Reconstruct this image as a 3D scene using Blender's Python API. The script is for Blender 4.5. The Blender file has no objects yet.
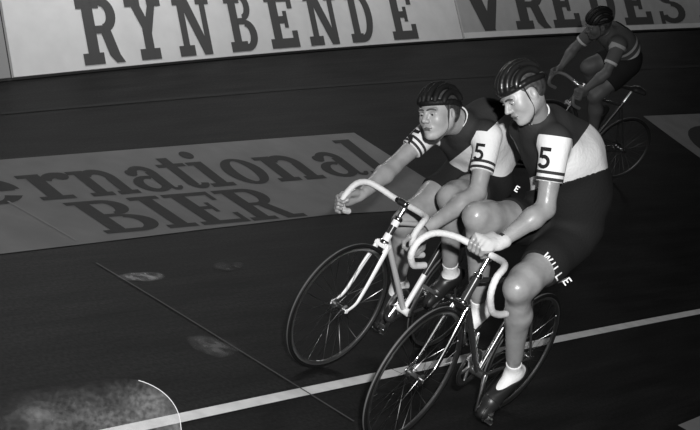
import bpy, bmesh, math, random
import numpy as np
from mathutils import Vector, Matrix
from mathutils.bvhtree import BVHTree
random.seed(4); rng = np.random.default_rng(4)
PI = math.pi
scn = bpy.context.scene
COL = scn.collection
V = lambda *a: np.array(a, dtype=float)

# ------------------------------------------------------------------ materials
def mat(name, base=0.5, rough=0.6, metal=0.0, spec=0.5, noise=None, bump=None, trans=0.0, coat=0.0, sss=0.0):
    m = bpy.data.materials.new(name); m.use_nodes = True
    nt = m.node_tree; b = nt.nodes['Principled BSDF']
    b.inputs['Base Color'].default_value = (base, base, base, 1)
    b.inputs['Roughness'].default_value = rough
    b.inputs['Metallic'].default_value = metal
    b.inputs['Specular IOR Level'].default_value = spec
    b.inputs['Transmission Weight'].default_value = trans
    b.inputs['Coat Weight'].default_value = coat
    if sss:
        b.inputs['Subsurface Weight'].default_value = sss
        b.inputs['Subsurface Radius'].default_value = (.012, .012, .012)
        b.inputs['Subsurface Scale'].default_value = 1.0
    tc = nt.nodes.new('ShaderNodeTexCoord')
    if noise:
        sc, lo, hi = noise[:3]
        mp = nt.nodes.new('ShaderNodeMapping'); nt.links.new(tc.outputs['Object'], mp.inputs[0])
        if len(noise) > 3: mp.inputs['Scale'].default_value = noise[3]
        n = nt.nodes.new('ShaderNodeTexNoise'); n.inputs['Scale'].default_value = sc; n.inputs['Detail'].default_value = 6
        nt.links.new(mp.outputs[0], n.inputs['Vector'])
        r = nt.nodes.new('ShaderNodeMapRange'); r.inputs['From Min'].default_value = .3; r.inputs['From Max'].default_value = .7
        r.inputs['To Min'].default_value = lo; r.inputs['To Max'].default_value = hi
        nt.links.new(n.outputs['Fac'], r.inputs['Value'])
        c = nt.nodes.new('ShaderNodeCombineColor')
        for i in range(3): nt.links.new(r.outputs[0], c.inputs[i])
        nt.links.new(c.outputs[0], b.inputs['Base Color'])
    if bump:
        n = nt.nodes.new('ShaderNodeTexNoise'); n.inputs['Scale'].default_value = bump[0]; n.inputs['Detail'].default_value = 4
        nt.links.new(tc.outputs['Object'], n.inputs['Vector'])
        bp = nt.nodes.new('ShaderNodeBump'); bp.inputs['Strength'].default_value = bump[1]; bp.inputs['Distance'].default_value = .01
        nt.links.new(n.outputs['Fac'], bp.inputs['Height']); nt.links.new(bp.outputs[0], b.inputs['Normal'])
    return m

M = dict(
    skin=mat('skin', .26, .33, noise=(14, .21, .30), bump=(26, .22), sss=.08),
    face_skin=mat('face_skin', .25, .45, noise=(24, .28, .32), sss=.08),
    lip=mat('lip', .09, .5), hair=mat('hair', .03, .5, noise=(60, .015, .06)), brow=mat('eyebrow_hair', .05, .7),
    eye_white=mat('eye_white', .28, .25), iris=mat('iris', .02, .2),
    white_cloth=mat('white_jersey_cloth', .72, .8, noise=(30, .68, .75), bump=(60, .25)),
    sock=mat('white_sock_wool', .70, .9, bump=(120, .4)),
    black_wool=mat('black_shorts_wool', .012, .85, spec=.2, bump=(90, .3)),
    black=mat('black_paint', .012, .35), ink=mat('black_ink', .012, .8, spec=.2), white_ink=mat('white_ink', .8, .8),
    shoe=mat('black_shoe_leather', .015, .4), sole=mat('shoe_sole', .05, .6),
    glove=mat('pale_glove_leather', .46, .7, bump=(80, .3)),
    helmet=mat('glossy_black_leather', .010, .30, spec=.5), dull_helmet=mat('worn_black_leather', .008, .6, spec=.2),
    strap=mat('dark_strap', .02, .6),
    white_enamel=mat('white_enamel', .8, .25, coat=.5), grey_enamel=mat('pale_enamel', .52, .3, coat=.5),
    dark_enamel=mat('dark_enamel', .03, .25, coat=.6),
    chrome=mat('chrome', .85, .16, metal=1), alloy=mat('alloy', .6, .3, metal=1), dull_alloy=mat('dull_alloy', .35, .4, metal=1),
    tape=mat('white_bar_tape', .60, .6, bump=(150, .5)),
    dull_tape=mat('darker_bar_tape', .14, .7), tread=mat('worn_tread', .09, .6), tyre=mat('tyre_rubber', .006, .6, spec=.2), tyre_dark=mat('dark_tyre_rubber', .02, .6), saddle=mat('saddle_leather', .02, .35),  # dull_tape is a darker grey than the white bar tape
    chain=mat('chain_steel', .25, .35, metal=1),
    spoke=mat('spoke_steel', .16, .3, metal=1), dim_metal=mat('dimmed_metal', .12, .5, metal=1),  # dim_metal: far bicycle's rims and spokes, dimness put into the colour
    dim_skin=mat('dimmed_skin', .085, .6),  # far rider's skin, its dimness put into the base colour
)

def stripe_mat(name, rules, default):
    """cloth whose colour changes along the garment (dyed panels): rules = [(attribute, lo, hi, grey)]"""
    m = mat(name, default, .82, spec=.25, bump=(60, .25)); nt = m.node_tree; b = nt.nodes['Principled BSDF']
    cur = None; prev = nt.nodes.new('ShaderNodeValue'); prev.outputs[0].default_value = default; out = prev.outputs[0]
    for at, lo, hi, g in rules:
        a = nt.nodes.new('ShaderNodeAttribute'); a.attribute_name = at
        g1 = nt.nodes.new('ShaderNodeMath'); g1.operation = 'GREATER_THAN'; g1.inputs[1].default_value = lo
        g2 = nt.nodes.new('ShaderNodeMath'); g2.operation = 'LESS_THAN'; g2.inputs[1].default_value = hi
        nt.links.new(a.outputs['Fac'], g1.inputs[0]); nt.links.new(a.outputs['Fac'], g2.inputs[0])
        ml = nt.nodes.new('ShaderNodeMath'); ml.operation = 'MULTIPLY'
        nt.links.new(g1.outputs[0], ml.inputs[0]); nt.links.new(g2.outputs[0], ml.inputs[1])
        mx = nt.nodes.new('ShaderNodeMix'); mx.data_type = 'FLOAT'
        nt.links.new(ml.outputs[0], mx.inputs[0]); nt.links.new(out, mx.inputs[2]); mx.inputs[3].default_value = g
        out = mx.outputs[0]
    c = nt.nodes.new('ShaderNodeCombineColor')
    for i in range(3): nt.links.new(out, c.inputs[i])
    nt.links.new(c.outputs[0], b.inputs['Base Color'])
    return m

# ------------------------------------------------------------------ mesh helpers
class MB:
    def __init__(s): s.v = []; s.f = []; s.mi = []
    def add(s, vs, fs, mi=0):
        o = len(s.v); s.v += [tuple(map(float, p)) for p in vs]; s.f += [tuple(i + o for i in f) for f in fs]; s.mi += [mi] * len(fs)
    def tube(s, pts, r, n=10, cap=True, mi=0, flat=None):
        pts = [np.array(p, float) for p in pts]; m = len(pts)
        rr = r if hasattr(r, '__len__') else [r] * m
        tang = [pts[min(i + 1, m - 1)] - pts[max(i - 1, 0)] for i in range(m)]
        tang = [t / (np.linalg.norm(t) + 1e-9) for t in tang]
        ref = V(0, 0, 1) if abs(tang[0][2]) < .9 else V(1, 0, 0)
        if flat is not None: ref = np.array(flat, float)
        a = np.cross(tang[0], ref); a /= np.linalg.norm(a)
        vs = []; fs = []
        for i in range(m):
            a = a - tang[i] * (a @ tang[i]); a /= np.linalg.norm(a); b = np.cross(tang[i], a)
            for k in range(n):
                t = 2 * PI * k / n; q = rr[i]
                ra, rb = q if hasattr(q, '__len__') else (q, q)
                vs.append(pts[i] + a * math.cos(t) * ra + b * math.sin(t) * rb)
        for i in range(m - 1):
            for k in range(n):
                fs.append((i * n + k, i * n + (k + 1) % n, (i + 1) * n + (k + 1) % n, (i + 1) * n + k))
        if cap:
            fs.append(tuple(range(n))[::-1]); fs.append(tuple((m - 1) * n + k for k in range(n)))
        s.add(vs, fs, mi)
    def lathe(s, prof, c, axis, n=48, mi=0, closed=False):
        axis = np.array(axis, float); axis /= np.linalg.norm(axis)
        ref = V(0, 0, 1) if abs(axis[2]) < .9 else V(1, 0, 0)
        a = np.cross(axis, ref); a /= np.linalg.norm(a); b = np.cross(axis, a); c = np.array(c, float)
        vs = []; fs = []; m = len(prof)
        for k in range(n):
            t = 2 * PI * k / n
            for (r, h) in prof: vs.append(c + axis * h + (a * math.cos(t) + b * math.sin(t)) * r)
        for k in range(n):
            k2 = (k + 1) % n
            for i in range(m if closed else m - 1):
                j = (i + 1) % m
                fs.append((k * m + i, k2 * m + i, k2 * m + j, k * m + j))
        s.add(vs, fs, mi)
    def box(s, c, size, R=None, mi=0, bev=0.0):
        c = np.array(c, float); h = np.array(size, float) / 2; R = np.eye(3) if R is None else R
        bm = bmesh.new(); bmesh.ops.create_cube(bm, size=1)
        for v in bm.verts: v.co = Vector((v.co.x * size[0], v.co.y * size[1], v.co.z * size[2]))
        if bev: bmesh.ops.bevel(bm, geom=bm.edges[:] , offset=bev, segments=2, affect='EDGES')
        bm.verts.index_update()
        vs = [c + R @ np.array(v.co) for v in bm.verts]; fs = [tuple(v.index for v in f.verts) for f in bm.faces]
        bm.free(); s.add(vs, fs, mi)
    def build(s, name, mats, parent=None, smooth=True, props=None):
        me = bpy.data.meshes.new(name); me.from_pydata(s.v, [], s.f); me.validate()
        mats = mats if isinstance(mats, (list, tuple)) else [mats]
        for m in mats: me.materials.append(m)
        if len(me.polygons) == len(s.mi): me.polygons.foreach_set('material_index', s.mi)
        me.polygons.foreach_set('use_smooth', [smooth] * len(me.polygons))
        me.update()
        o = bpy.data.objects.new(name, me); COL.objects.link(o)
        if smooth:
            try: me.set_sharp_from_angle(angle=math.radians(40))
            except Exception: pass
        if parent: o.parent = parent
        for k, v in (props or {}).items(): o[k] = v
        return o

def empty(name, mw, label=None, cat=None, group=None):
    o = bpy.data.objects.new(name, None); COL.objects.link(o); o.matrix_world = mw; o.empty_display_size = .1
    if label: o['label'] = label
    if cat: o['category'] = cat
    if group: o['group'] = group
    return o
def tag(o, label=None, cat=None, group=None, kind=None):
    for k, v in (('label', label), ('category', cat), ('group', group), ('kind', kind)):
        if v: o[k] = v
    return o

# ------------------------------------------------------------------ distance-field modelling (continuous bodies)
def nrm(v): v = np.array(v, float); return v / np.linalg.norm(v)
class Field:
    """prims: ('c',a,b,r1,r2) tapered capsule ; ('e',c,radii,R) ellipsoid ; k = blend ; op '+' or '-'"""
    def __init__(s): s.p = []
    def cap(s, a, b, r1, r2=None, k=.02, op='+'): s.p.append(('c', np.array(a, float), np.array(b, float), r1, r1 if r2 is None else r2, k, op)); return s
    def ell(s, c, r, R=None, k=.02, op='+'): s.p.append(('e', np.array(c, float), np.array(r, float), np.eye(3) if R is None else R, None, k, op)); return s
    def bounds(s):
        lo = V(9, 9, 9); hi = -lo
        for q in s.p:
            if q[6] == '-': continue
            if q[0] == 'c':
                for c, r in ((q[1], q[3]), (q[2], q[4])): lo = np.minimum(lo, c - r); hi = np.maximum(hi, c + r)
            else: r = q[2].max(); lo = np.minimum(lo, q[1] - r); hi = np.maximum(hi, q[1] + r)
        return lo, hi
    @staticmethod
    def dist(q, P):
        if q[0] == 'c':
            a, b, r1, r2 = q[1:5]; ab = b - a; L = ab @ ab + 1e-12
            h = np.clip(((P - a) @ ab) / L, 0, 1)
            d = P - a - h[..., None] * ab
            return np.sqrt((d * d).sum(-1)) - (r1 + (r2 - r1) * h)
        c, r, R = q[1:4]; d = (P - c) @ R
        k0 = np.sqrt(((d / r) ** 2).sum(-1)); k1 = np.sqrt(((d / (r * r)) ** 2).sum(-1)) + 1e-9
        return k0 * (k0 - 1) / k1
    def grid(s, vox, inflate=0., pad=.02, box=None):
        lo, hi = s.bounds() if box is None else box
        lo = lo - pad - inflate; hi = hi + pad + inflate
        n = np.ceil((hi - lo) / vox).astype(int) + 1
        D = np.full(n, 1., dtype=np.float32); ax = [lo[i] + np.arange(n[i]) * vox for i in range(3)]
        for q in s.p:
            if q[0] == 'c': bl = np.minimum(q[1] - q[3], q[2] - q[4]); bh = np.maximum(q[1] + q[3], q[2] + q[4])
            else: m = q[2].max(); bl = q[1] - m; bh = q[1] + m
            ex = .05 + q[5] + inflate
            i0 = np.clip(((bl - ex - lo) / vox).astype(int), 0, n); i1 = np.clip(((bh + ex - lo) / vox).astype(int) + 1, 0, n)
            if (i1 <= i0).any(): continue
            sl = tuple(slice(a, b) for a, b in zip(i0, i1))
            P = np.stack(np.meshgrid(*[ax[i][sl[i]] for i in range(3)], indexing='ij'), -1)
            d = s.dist(q, P).astype(np.float32); k = max(q[5], 1e-4); A = D[sl]
            if q[6] == '+':
                h = np.maximum(k - np.abs(A - d), 0) / k; D[sl] = np.minimum(A, d) - h * h * k / 4
            else:
                h = np.maximum(k - np.abs(A + d), 0) / k; D[sl] = np.maximum(A, -d) + h * h * k / 4
        return D - inflate, lo, ax

def nets(D, lo, vox):
    S = D < 0; n = np.array(D.shape)
    def cr(dx, dy, dz): return D[dx:n[0] - 1 + dx, dy:n[1] - 1 + dy, dz:n[2] - 1 + dz]
    acc = np.zeros(tuple(n - 1) + (3,), np.float32); cnt = np.zeros(tuple(n - 1), np.float32)
    C = [(x, y, z) for x in (0, 1) for y in (0, 1) for z in (0, 1)]
    for a in C:
        for ax in range(3):
            if a[ax] == 1: continue
            b = list(a); b[ax] = 1
            A = cr(*a); B = cr(*b); m = (A < 0) != (B < 0)
            idx = np.nonzero(m); t = A[idx] / (A[idx] - B[idx])
            p = np.tile(np.array(a, np.float32), (len(t), 1)); p[:, ax] = t
            acc[idx] += p; cnt[idx] += 1
    act = np.nonzero(cnt > 0); idm = np.full(tuple(n - 1), -1, np.int64); idm[act] = np.arange(len(act[0]))
    vs = (np.stack(act, 1) + acc[act] / cnt[act][:, None]) * vox + lo
    fs = []
    for ax in range(3):
        o1, o2 = [i for i in range(3) if i != ax]
        A = S[tuple(slice(0, n[i] - 1) if i == ax else slice(1, n[i] - 1) for i in range(3))]
        B = S[tuple(slice(1, n[i]) if i == ax else slice(1, n[i] - 1) for i in range(3))]
        e = np.nonzero(A != B); flip = A[e]
        c = [None] * 3; c[ax] = e[ax]; c[o1] = e[o1] + 1; c[o2] = e[o2] + 1
        def g(d1, d2):
            q = list(c); q[o1] = c[o1] - d1; q[o2] = c[o2] - d2; return idm[q[0], q[1], q[2]]
        q = np.stack([g(0, 0), g(1, 0), g(1, 1), g(0, 1)], 1)
        if ax == 1: q = q[:, ::-1]
        q[~flip] = q[~flip][:, ::-1]
        fs.append(q[(q >= 0).all(1)][:, ::-1] if False else q[(q >= 0).all(1)])
    return vs, np.concatenate(fs)

def mesh_obj(name, parts, mats, parent=None, attrs=None, mi=None):
    vs = []; fs = []; off = 0; ms = []
    for j, (v, f) in enumerate(parts):
        vs.append(v); fs.append(f + off); off += len(v); ms.append(np.full(len(f), (mi[j] if mi else 0)))
    vs = np.concatenate(vs); fs = np.concatenate(fs); ms = np.concatenate(ms)
    me = bpy.data.meshes.new(name); me.vertices.add(len(vs)); me.vertices.foreach_set('co', vs.astype(np.float32).ravel())
    me.loops.add(fs.size); me.loops.foreach_set('vertex_index', fs.ravel().astype(np.int32))
    me.polygons.add(len(fs)); me.polygons.foreach_set('loop_start', np.arange(0, fs.size, 4, dtype=np.int32))
    me.update(calc_edges=True); me.validate()
    for m in (mats if isinstance(mats, (list, tuple)) else [mats]): me.materials.append(m)
    if len(me.polygons) == len(ms): me.polygons.foreach_set('material_index', ms.astype(np.int32))
    me.polygons.foreach_set('use_smooth', [True] * len(me.polygons))
    for k, fn in (attrs or {}).items():
        a = me.attributes.new(k, 'FLOAT', 'POINT'); co = np.zeros(len(me.vertices) * 3, np.float32); me.vertices.foreach_get('co', co)
        a.data.foreach_set('value', fn(co.reshape(-1, 3).astype(float)).astype(np.float32))
    me.update()
    o = bpy.data.objects.new(name, me); COL.objects.link(o)
    if parent: o.parent = parent
    return o

def cut(D, lo, vox, planes):
    """keep the side where (P-p).n < 0"""
    n = D.shape; ax = [lo[i] + np.arange(n[i]) * vox for i in range(3)]
    for p, nn in planes:
        d = ((ax[0] - p[0]) * nn[0])[:, None, None] + ((ax[1] - p[1]) * nn[1])[None, :, None] + ((ax[2] - p[2]) * nn[2])[None, None, :]
        D = np.maximum(D, d)
    return D

# ------------------------------------------------------------------ the banked track
CAMZ = 1.086
O_ = V(0.2210805862301547, 5.6204114509625525, 0.771927162901203)
d_ = V(0.594599414832702, 0.8040220991245256, 0); out_ = V(-0.8040220991245257, 0.5945994148327018, 0); up_ = V(0, 0, 1)
SLOPE = 0.617582704742545
_k0, _k1, _b, _c, _k = 0.023168102435931717, -0.0004834109411298939, 0.5475131489081343, 0.6096335759415245, -0.009088135429598106
_T = np.linspace(-14, 70, 4201); _kap = np.clip(np.where(_T > 0, _k0 + _k1 * _T, _k0), 0, .12)
_dt = _T[1] - _T[0]; _ph = np.cumsum(_kap) * _dt; _ph -= np.interp(0, _T, _ph)
_A = np.cumsum(np.cos(_ph)) * _dt; _A -= np.interp(0, _T, _A); _B = np.cumsum(np.sin(_ph)) * _dt; _B -= np.interp(0, _T, _B)
FOOT = -1.25
def S(t, s, h=0.0):
    """point on the track: t metres back along the white line, s metres up the banking"""
    ph = np.interp(t, _T, _ph); A = np.interp(t, _T, _A) + s * math.sin(ph); B = np.interp(t, _T, _B) - s * math.cos(ph)
    bank = SLOPE * (1 + _b * (math.tanh(max(t + 2, -5) / 10) - math.tanh(.2)))
    s2 = max(s, FOOT)
    z = bank * s2 + (_k + _c * t * .01) * max(s - .5, 0) ** 2
    if s < 0:
        z = min(z, max(z, SLOPE * s2)) if t < 0 else SLOPE * s2 + (bank - SLOPE) * s2 * 0
    P = O_ + A * d_ - B * out_ + up_ * z
    if h:
        e = .02; n = np.cross(S(t + e, s) - S(t - e, s), S(t, s + e) - S(t, s - e)); n /= np.linalg.norm(n)
        if n[2] < 0: n = -n
        P = P + n * h
    return P
FLOORZ = O_[2] + SLOPE * FOOT
def fence(t, z, off=0.0):
    """point on the outer boarding, z metres above the track's top edge (it leans out a little)"""
    P = S(t, 4.107); e = .05; T = S(t + e, 4.107) - S(t - e, 4.107); T[2] = 0; T /= np.linalg.norm(T)
    o = np.cross(T, up_);  o = o if o @ out_ > 0 else -o
    return P + up_ * z + o * (.11 * z - off)

# plank material for the track
def track_mat():
    m = mat('varnished_track_boards', .02, .55, spec=.06); nt = m.node_tree; b = nt.nodes['Principled BSDF']
    uv = nt.nodes.new('ShaderNodeUVMap'); mp = nt.nodes.new('ShaderNodeMapping'); nt.links.new(uv.outputs[0], mp.inputs[0])
    mp.inputs['Scale'].default_value = (1, 1, 1)
    br = nt.nodes.new('ShaderNodeTexBrick'); br.inputs['Scale'].default_value = 1; br.inputs['Brick Width'].default_value = 3.2; br.inputs['Row Height'].default_value = .045
    br.inputs['Mortar Size'].default_value = .003; br.inputs['Color1'].default_value = (.0105, .0105, .0105, 1); br.inputs['Color2'].default_value = (.0092, .0092, .0092, 1)
    br.inputs['Mortar'].default_value = (.007, .007, .007, 1)
    nt.links.new(mp.outputs[0], br.inputs['Vector'])
    n = nt.nodes.new('ShaderNodeTexNoise'); n.inputs['Scale'].default_value = 3; n.inputs['Detail'].default_value = 8
    m2 = nt.nodes.new('ShaderNodeMapping'); m2.inputs['Scale'].default_value = (.4, 3, 1); nt.links.new(uv.outputs[0], m2.inputs[0]); nt.links.new(m2.outputs[0], n.inputs['Vector'])
    g = nt.nodes.new('ShaderNodeTexNoise'); g.inputs['Scale'].default_value = 60; g.inputs['Detail'].default_value = 3
    nt.links.new(uv.outputs[0], g.inputs['Vector'])
    mr = nt.nodes.new('ShaderNodeMapRange'); mr.inputs['From Min'].default_value = .3; mr.inputs['From Max'].default_value = .7; mr.inputs['To Min'].default_value = .6; mr.inputs['To Max'].default_value = 1.5
    nt.links.new(n.outputs['Fac'], mr.inputs['Value'])
    mr2 = nt.nodes.new('ShaderNodeMapRange'); mr2.inputs['From Min'].default_value = .3; mr2.inputs['From Max'].default_value = .7; mr2.inputs['To Min'].default_value = .5; mr2.inputs['To Max'].default_value = 1.6
    nt.links.new(g.outputs['Fac'], mr2.inputs['Value'])
    mu = nt.nodes.new('ShaderNodeMath'); mu.operation = 'MULTIPLY'; nt.links.new(mr.outputs[0], mu.inputs[0]); nt.links.new(mr2.outputs[0], mu.inputs[1])
    vm = nt.nodes.new('ShaderNodeVectorMath'); vm.operation = 'SCALE'; nt.links.new(br.outputs['Color'], vm.inputs[0]); nt.links.new(mu.outputs[0], vm.inputs['Scale'])
    nt.links.new(vm.outputs[0], b.inputs['Base Color'])
    return m

def strip(name, tr, sr, m, h=0., nt_=None, uv=True, parent=None, thick=0.):
    ts = np.linspace(tr[0], tr[1], nt_ or max(2, int((tr[1] - tr[0]) / .25)))
    ss = sr if isinstance(sr, list) else list(np.linspace(sr[0], sr[1], max(2, int(abs(sr[1] - sr[0]) / .2) + 1)))
    vs = [S(t, s, h) for t in ts for s in ss]; m_ = len(ss); fs = []
    for i in range(len(ts) - 1):
        for j in range(m_ - 1): fs.append((i * m_ + j, (i + 1) * m_ + j, (i + 1) * m_ + j + 1, i * m_ + j + 1))
    mb = MB(); mb.add(vs, fs); o = mb.build(name, m, parent)
    me = o.data; l = me.uv_layers.new(name='UVMap')
    for lp in me.loops:
        i, j = divmod(lp.vertex_index, m_); l.data[lp.index].uv = (ts[i], ss[j])
    n = Vector(me.polygons[0].normal)
    if n.z < 0: me.flip_normals()
    return o

tm = track_mat()
tag(strip('floor', (-10, 45), [-9, -6, -4, -2.5, -1.6, FOOT - .02, FOOT + .02, -1.15] + [round(-1.05 + .1 * k, 3) for k in range(52)] + [4.107], tm, nt_=551), kind='structure')

paint_white = mat('white_track_paint', .62, .5, noise=(9, .5, .66))
tag(strip('trim_1', (-9, 40), (-.0275, .0275), paint_white, h=.004), kind='structure')
o = strip('trim_2', (-9, 40), (3.49, 3.53), mat('faint_upper_line_paint', .019, .7, spec=.1), h=.004); tag(o, kind='structure')

# painted adverts, patch-based lettering --------------------------------------
def grid_patch(fn, nu, nv): return [fn(u, v) for u in np.linspace(0, 1, nu + 1) for v in np.linspace(0, 1, nv + 1)], nu, nv
def quad(p00, p10, p11, p01, nu=None, nv=None):
    p = [np.array(q, float) for q in (p00, p10, p11, p01)]
    return grid_patch(lambda u, v: p[0] * (1 - u) * (1 - v) + p[1] * u * (1 - v) + p[2] * u * v + p[3] * (1 - u) * v, nu or 3, nv or 3)
def rect(x0, y0, x1, y1): return quad((x0, y0), (x1, y0), (x1, y1), (x0, y1))
def ring(cx, cy, rx, ry, wx, wy, a0, a1, n=14):
    """band between the outer ellipse (rx,ry) and the inner (rx-wx, ry-wy)"""
    a0, a1 = math.radians(a0), math.radians(a1)
    return grid_patch(lambda u, v: V(cx + (rx - wx * v) * math.cos(a0 + (a1 - a0) * u), cy + (ry - wy * v) * math.sin(a0 + (a1 - a0) * u)), n, 1)
def glyph_obj(name, patches, fn, m, parent):
    mb = MB()
    for pts, nu, nv in patches:
        vs = [fn(p[0], p[1]) for p in pts]
        fs = [(i * (nv + 1) + j, (i + 1) * (nv + 1) + j, (i + 1) * (nv + 1) + j + 1, i * (nv + 1) + j + 1) for i in range(nu) for j in range(nv)]
        mb.add(vs, fs)
    return mb.build(name, m, parent, smooth=False)

SB = .17  # slab serif height
def slab(x, w, y0=0): return rect(x - w / 2, y0, x + w / 2, y0 + SB)
def SL(c):
    """tall condensed slab-serif capitals in a 1 x 1 cell"""
    b = []
    if c == 'R': b = [rect(.13, 0, .40, 1), slab(.25, .5), rect(0, 1 - SB, .55, 1), rect(.35, 1 - .13, .62, 1), rect(.35, .45, .6, .57),
                      ring(.58, .725, .36, .275, .24, .14, -90, 90), quad((.5, .5), (.76, .5), (.90, .12), (.64, .12)), quad((.64, .12), (.9, .12), (1.0, 0), (.78, 0))]
    if c == 'Y': b = [rect(.37, 0, .63, .5), slab(.5, .58), quad((.37, .5), (.63, .5), (.32, 1), (.05, 1)), quad((.37, .4), (.63, .4), (.93, 1), (.72, 1)), rect(-.02, 1 - SB, .42, 1), rect(.62, 1 - SB, 1.02, 1)]
    if c == 'N': b = [rect(.10, 0, .28, 1), slab(.19, .44), rect(-.02, 1 - SB, .36, 1), quad((.66, 0), (.90, 0), (.38, 1), (.12, 1)), rect(.74, 0, .90, 1), rect(.64, 1 - SB, 1.02, 1)]
    if c == 'B': b = [rect(.13, 0, .40, 1), rect(0, 0, .6, SB), rect(0, 1 - SB, .55, 1), rect(.35, .46, .6, .57), ring(.56, .76, .34, .24, .22, .11, -90, 90), ring(.60, .27, .40, .27, .26, .12, -90, 90)]
    if c == 'E': b = [rect(.13, 0, .42, 1), rect(0, 0, 1, SB), rect(0, 1 - SB, .96, 1), rect(.8, 0, 1, .3), rect(.78, .7, .96, 1), rect(.4, .44, .62, .57), rect(.58, .36, .72, .66)]
    if c == 'D': b = [rect(.13, 0, .40, 1), rect(0, 0, .5, SB), rect(0, 1 - SB, .5, 1), ring(.48, .5, .52, .5, .27, .14, -90, 90, 20)]
    if c == 'V': b = [quad((.38, 0), (.64, 0), (.36, 1), (.06, 1)), quad((.40, 0), (.62, 0), (.94, 1), (.74, 1)), rect(-.04, 1 - SB, .46, 1), rect(.64, 1 - SB, 1.04, 1)]
    if c == 'S': b = [ring(.5, .74, .45, .26, .24, .12, 20, 270), ring(.5, .27, .48, .27, .26, .12, -160, 90), rect(.82, .72, .96, 1), rect(.03, 0, .17, .3)]
    if c == 'T': b = [rect(.36, 0, .64, 1), slab(.5, .6), rect(0, 1 - SB, 1, 1), rect(0, .68, .14, 1), rect(.86, .68, 1, 1)]
    if c == 'I': b = [rect(.3, 0, .7, 1), slab(.5, .9), slab(.5, .9, 1 - SB)]
    return b
# boarding on the outer wall: seam positions from the photograph
board_bright = mat('white_boarding_paint', .78, .7, noise=(5, .72, .80)); board_grey = mat('grey_boarding_paint', .46, .7, noise=(5, .42, .48)); letter_ink = mat('charcoal_lettering', .085, .8, spec=.2)
letter_ink2 = mat('dark_grey_lettering', .07, .8, spec=.2)
def board(name, t0, t1, z0, z1, m, label, edge=None):
    n = max(4, int((t1 - t0) / .2)); ts = np.linspace(t0, t1, n + 1); vs = []; fs = []
    for t in ts:
        for z, off in ((z0, 0), (z0, .03), (z1, .03), (z1, 0)): vs.append(fence(t, z, off))
    for i in range(n):
        for j in range(4): fs.append((i * 4 + j, i * 4 + (j + 1) % 4, (i + 1) * 4 + (j + 1) % 4, (i + 1) * 4 + j))
    fs += [(0, 1, 2, 3), tuple(n * 4 + k for k in (3, 2, 1, 0))]
    mb = MB(); mb.add(vs, fs); o = mb.build(name, m, smooth=False)
    bm = bmesh.new(); bm.from_mesh(o.data); bmesh.ops.recalc_face_normals(bm, faces=bm.faces); bm.to_mesh(o.data); bm.free()
    if label: tag(o, label, 'advertising board', 'advertising boards along the top of the track')
    return o
b0 = board('advertising_board', -6, .80, .02, 1.25, mat('dull_boarding', .3, .7), 'grey blank board at the far left end, left of the board lettered RYNBENDE')
b1 = board('advertising_board', .83, 6.98, .02, 1.25, board_bright, 'bright white board at the top of the track lettered RYNBENDE in black')
b2 = board('advertising_board', 7.02, 26, .02, 1.25, board_grey, 'greyer board lettered VREDESTEIN behind the farthest cyclist')
# wall the boards are fixed to
mb = MB(); ts = np.linspace(-6, 40, 180); vs = []
for t in ts:
    for z, off in ((-.3, -.01), (1.3, -.01), (1.3, -.08), (-.3, -.08)): vs.append(fence(t, z, off))
mb.add(vs, [(i * 4 + j, i * 4 + (j + 1) % 4, (i + 1) * 4 + (j + 1) % 4, (i + 1) * 4 + j) for i in range(len(ts) - 1) for j in range(4)])
tag(mb.build('wall_outer', mat('dark_boarding_timber', .05, .8), smooth=False), kind='structure')
LH = .64; LB = .060
for c, t0, t1 in [('R', 1.47, 1.92), ('Y', 2.00, 2.41), ('N', 2.55, 3.0), ('B', 3.19, 3.58), ('E', 3.74, 4.16), ('N', 4.32, 4.82), ('D', 4.96, 5.38), ('E', 5.66, 6.12)]:
    glyph_obj('painted_letter', SL(c), lambda x, y: fence(t0 + .05 + (t1 - t0) * .96 * x, LB + LH * y, .034), letter_ink, b1)
for c, t0, t1 in [('V', 7.12, 8.0), ('R', 8.14, 8.9), ('E', 8.98, 9.62), ('D', 9.85, 10.55), ('E', 10.72, 11.45), ('S', 11.65, 12.4), ('T', 12.6, 13.4), ('E', 13.6, 14.3), ('I', 14.5, 14.9), ('N', 15.1, 15.9)]:
    glyph_obj('painted_letter', SL(c), lambda x, y: fence(t0 + (t1 - t0) * x, .11 + .72 * y, .034), letter_ink2, b2)
# pale strip along the foot of the second board
mb = MB(); ts = np.linspace(7.02, 26, 90); mb.add([fence(t, z, .033) for t in ts for z in (.02, .10)], [(i * 2, i * 2 + 2, i * 2 + 3, i * 2 + 1) for i in range(len(ts) - 1)])
mb.build('foot_strip', board_bright, b2, smooth=False)

ad_paint = mat('grey_advert_paint', .17, .75, spec=.1, noise=(4, .155, .19)); ad_ink = mat('dark_advert_lettering', .034, .7, spec=.1)
def band(t0, t1, label):
    ts = np.linspace(t0, t1, 60); n = 13; s0 = lambda t: float(np.interp(t, [-2.5, -1.3, -.5, .3, 1.6, 2.4], [1.46, 1.49, 1.525, 1.56, 1.60, 1.575]))
    mb = MB(); mb.add([S(t, s0(t) * (1 - k / (n - 1)) + 2.735 * k / (n - 1), .004) for t in ts for k in range(n)], [(i * n + j, (i + 1) * n + j, (i + 1) * n + j + 1, i * n + j + 1) for i in range(59) for j in range(n - 1)])
    o = mb.build('painted_advert', ad_paint)
    if o.data.polygons[0].normal.z < 0: o.data.flip_normals()
    return tag(o, label, 'painted advertisement', 'adverts painted on the banking')
a1 = band(-5.2, 3.36, 'pale grey advert painted on the banking, lettered International BIER')
a2 = band(8.72, 18, 'pale grey advert painted on the banking at the right edge of the photo')
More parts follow.
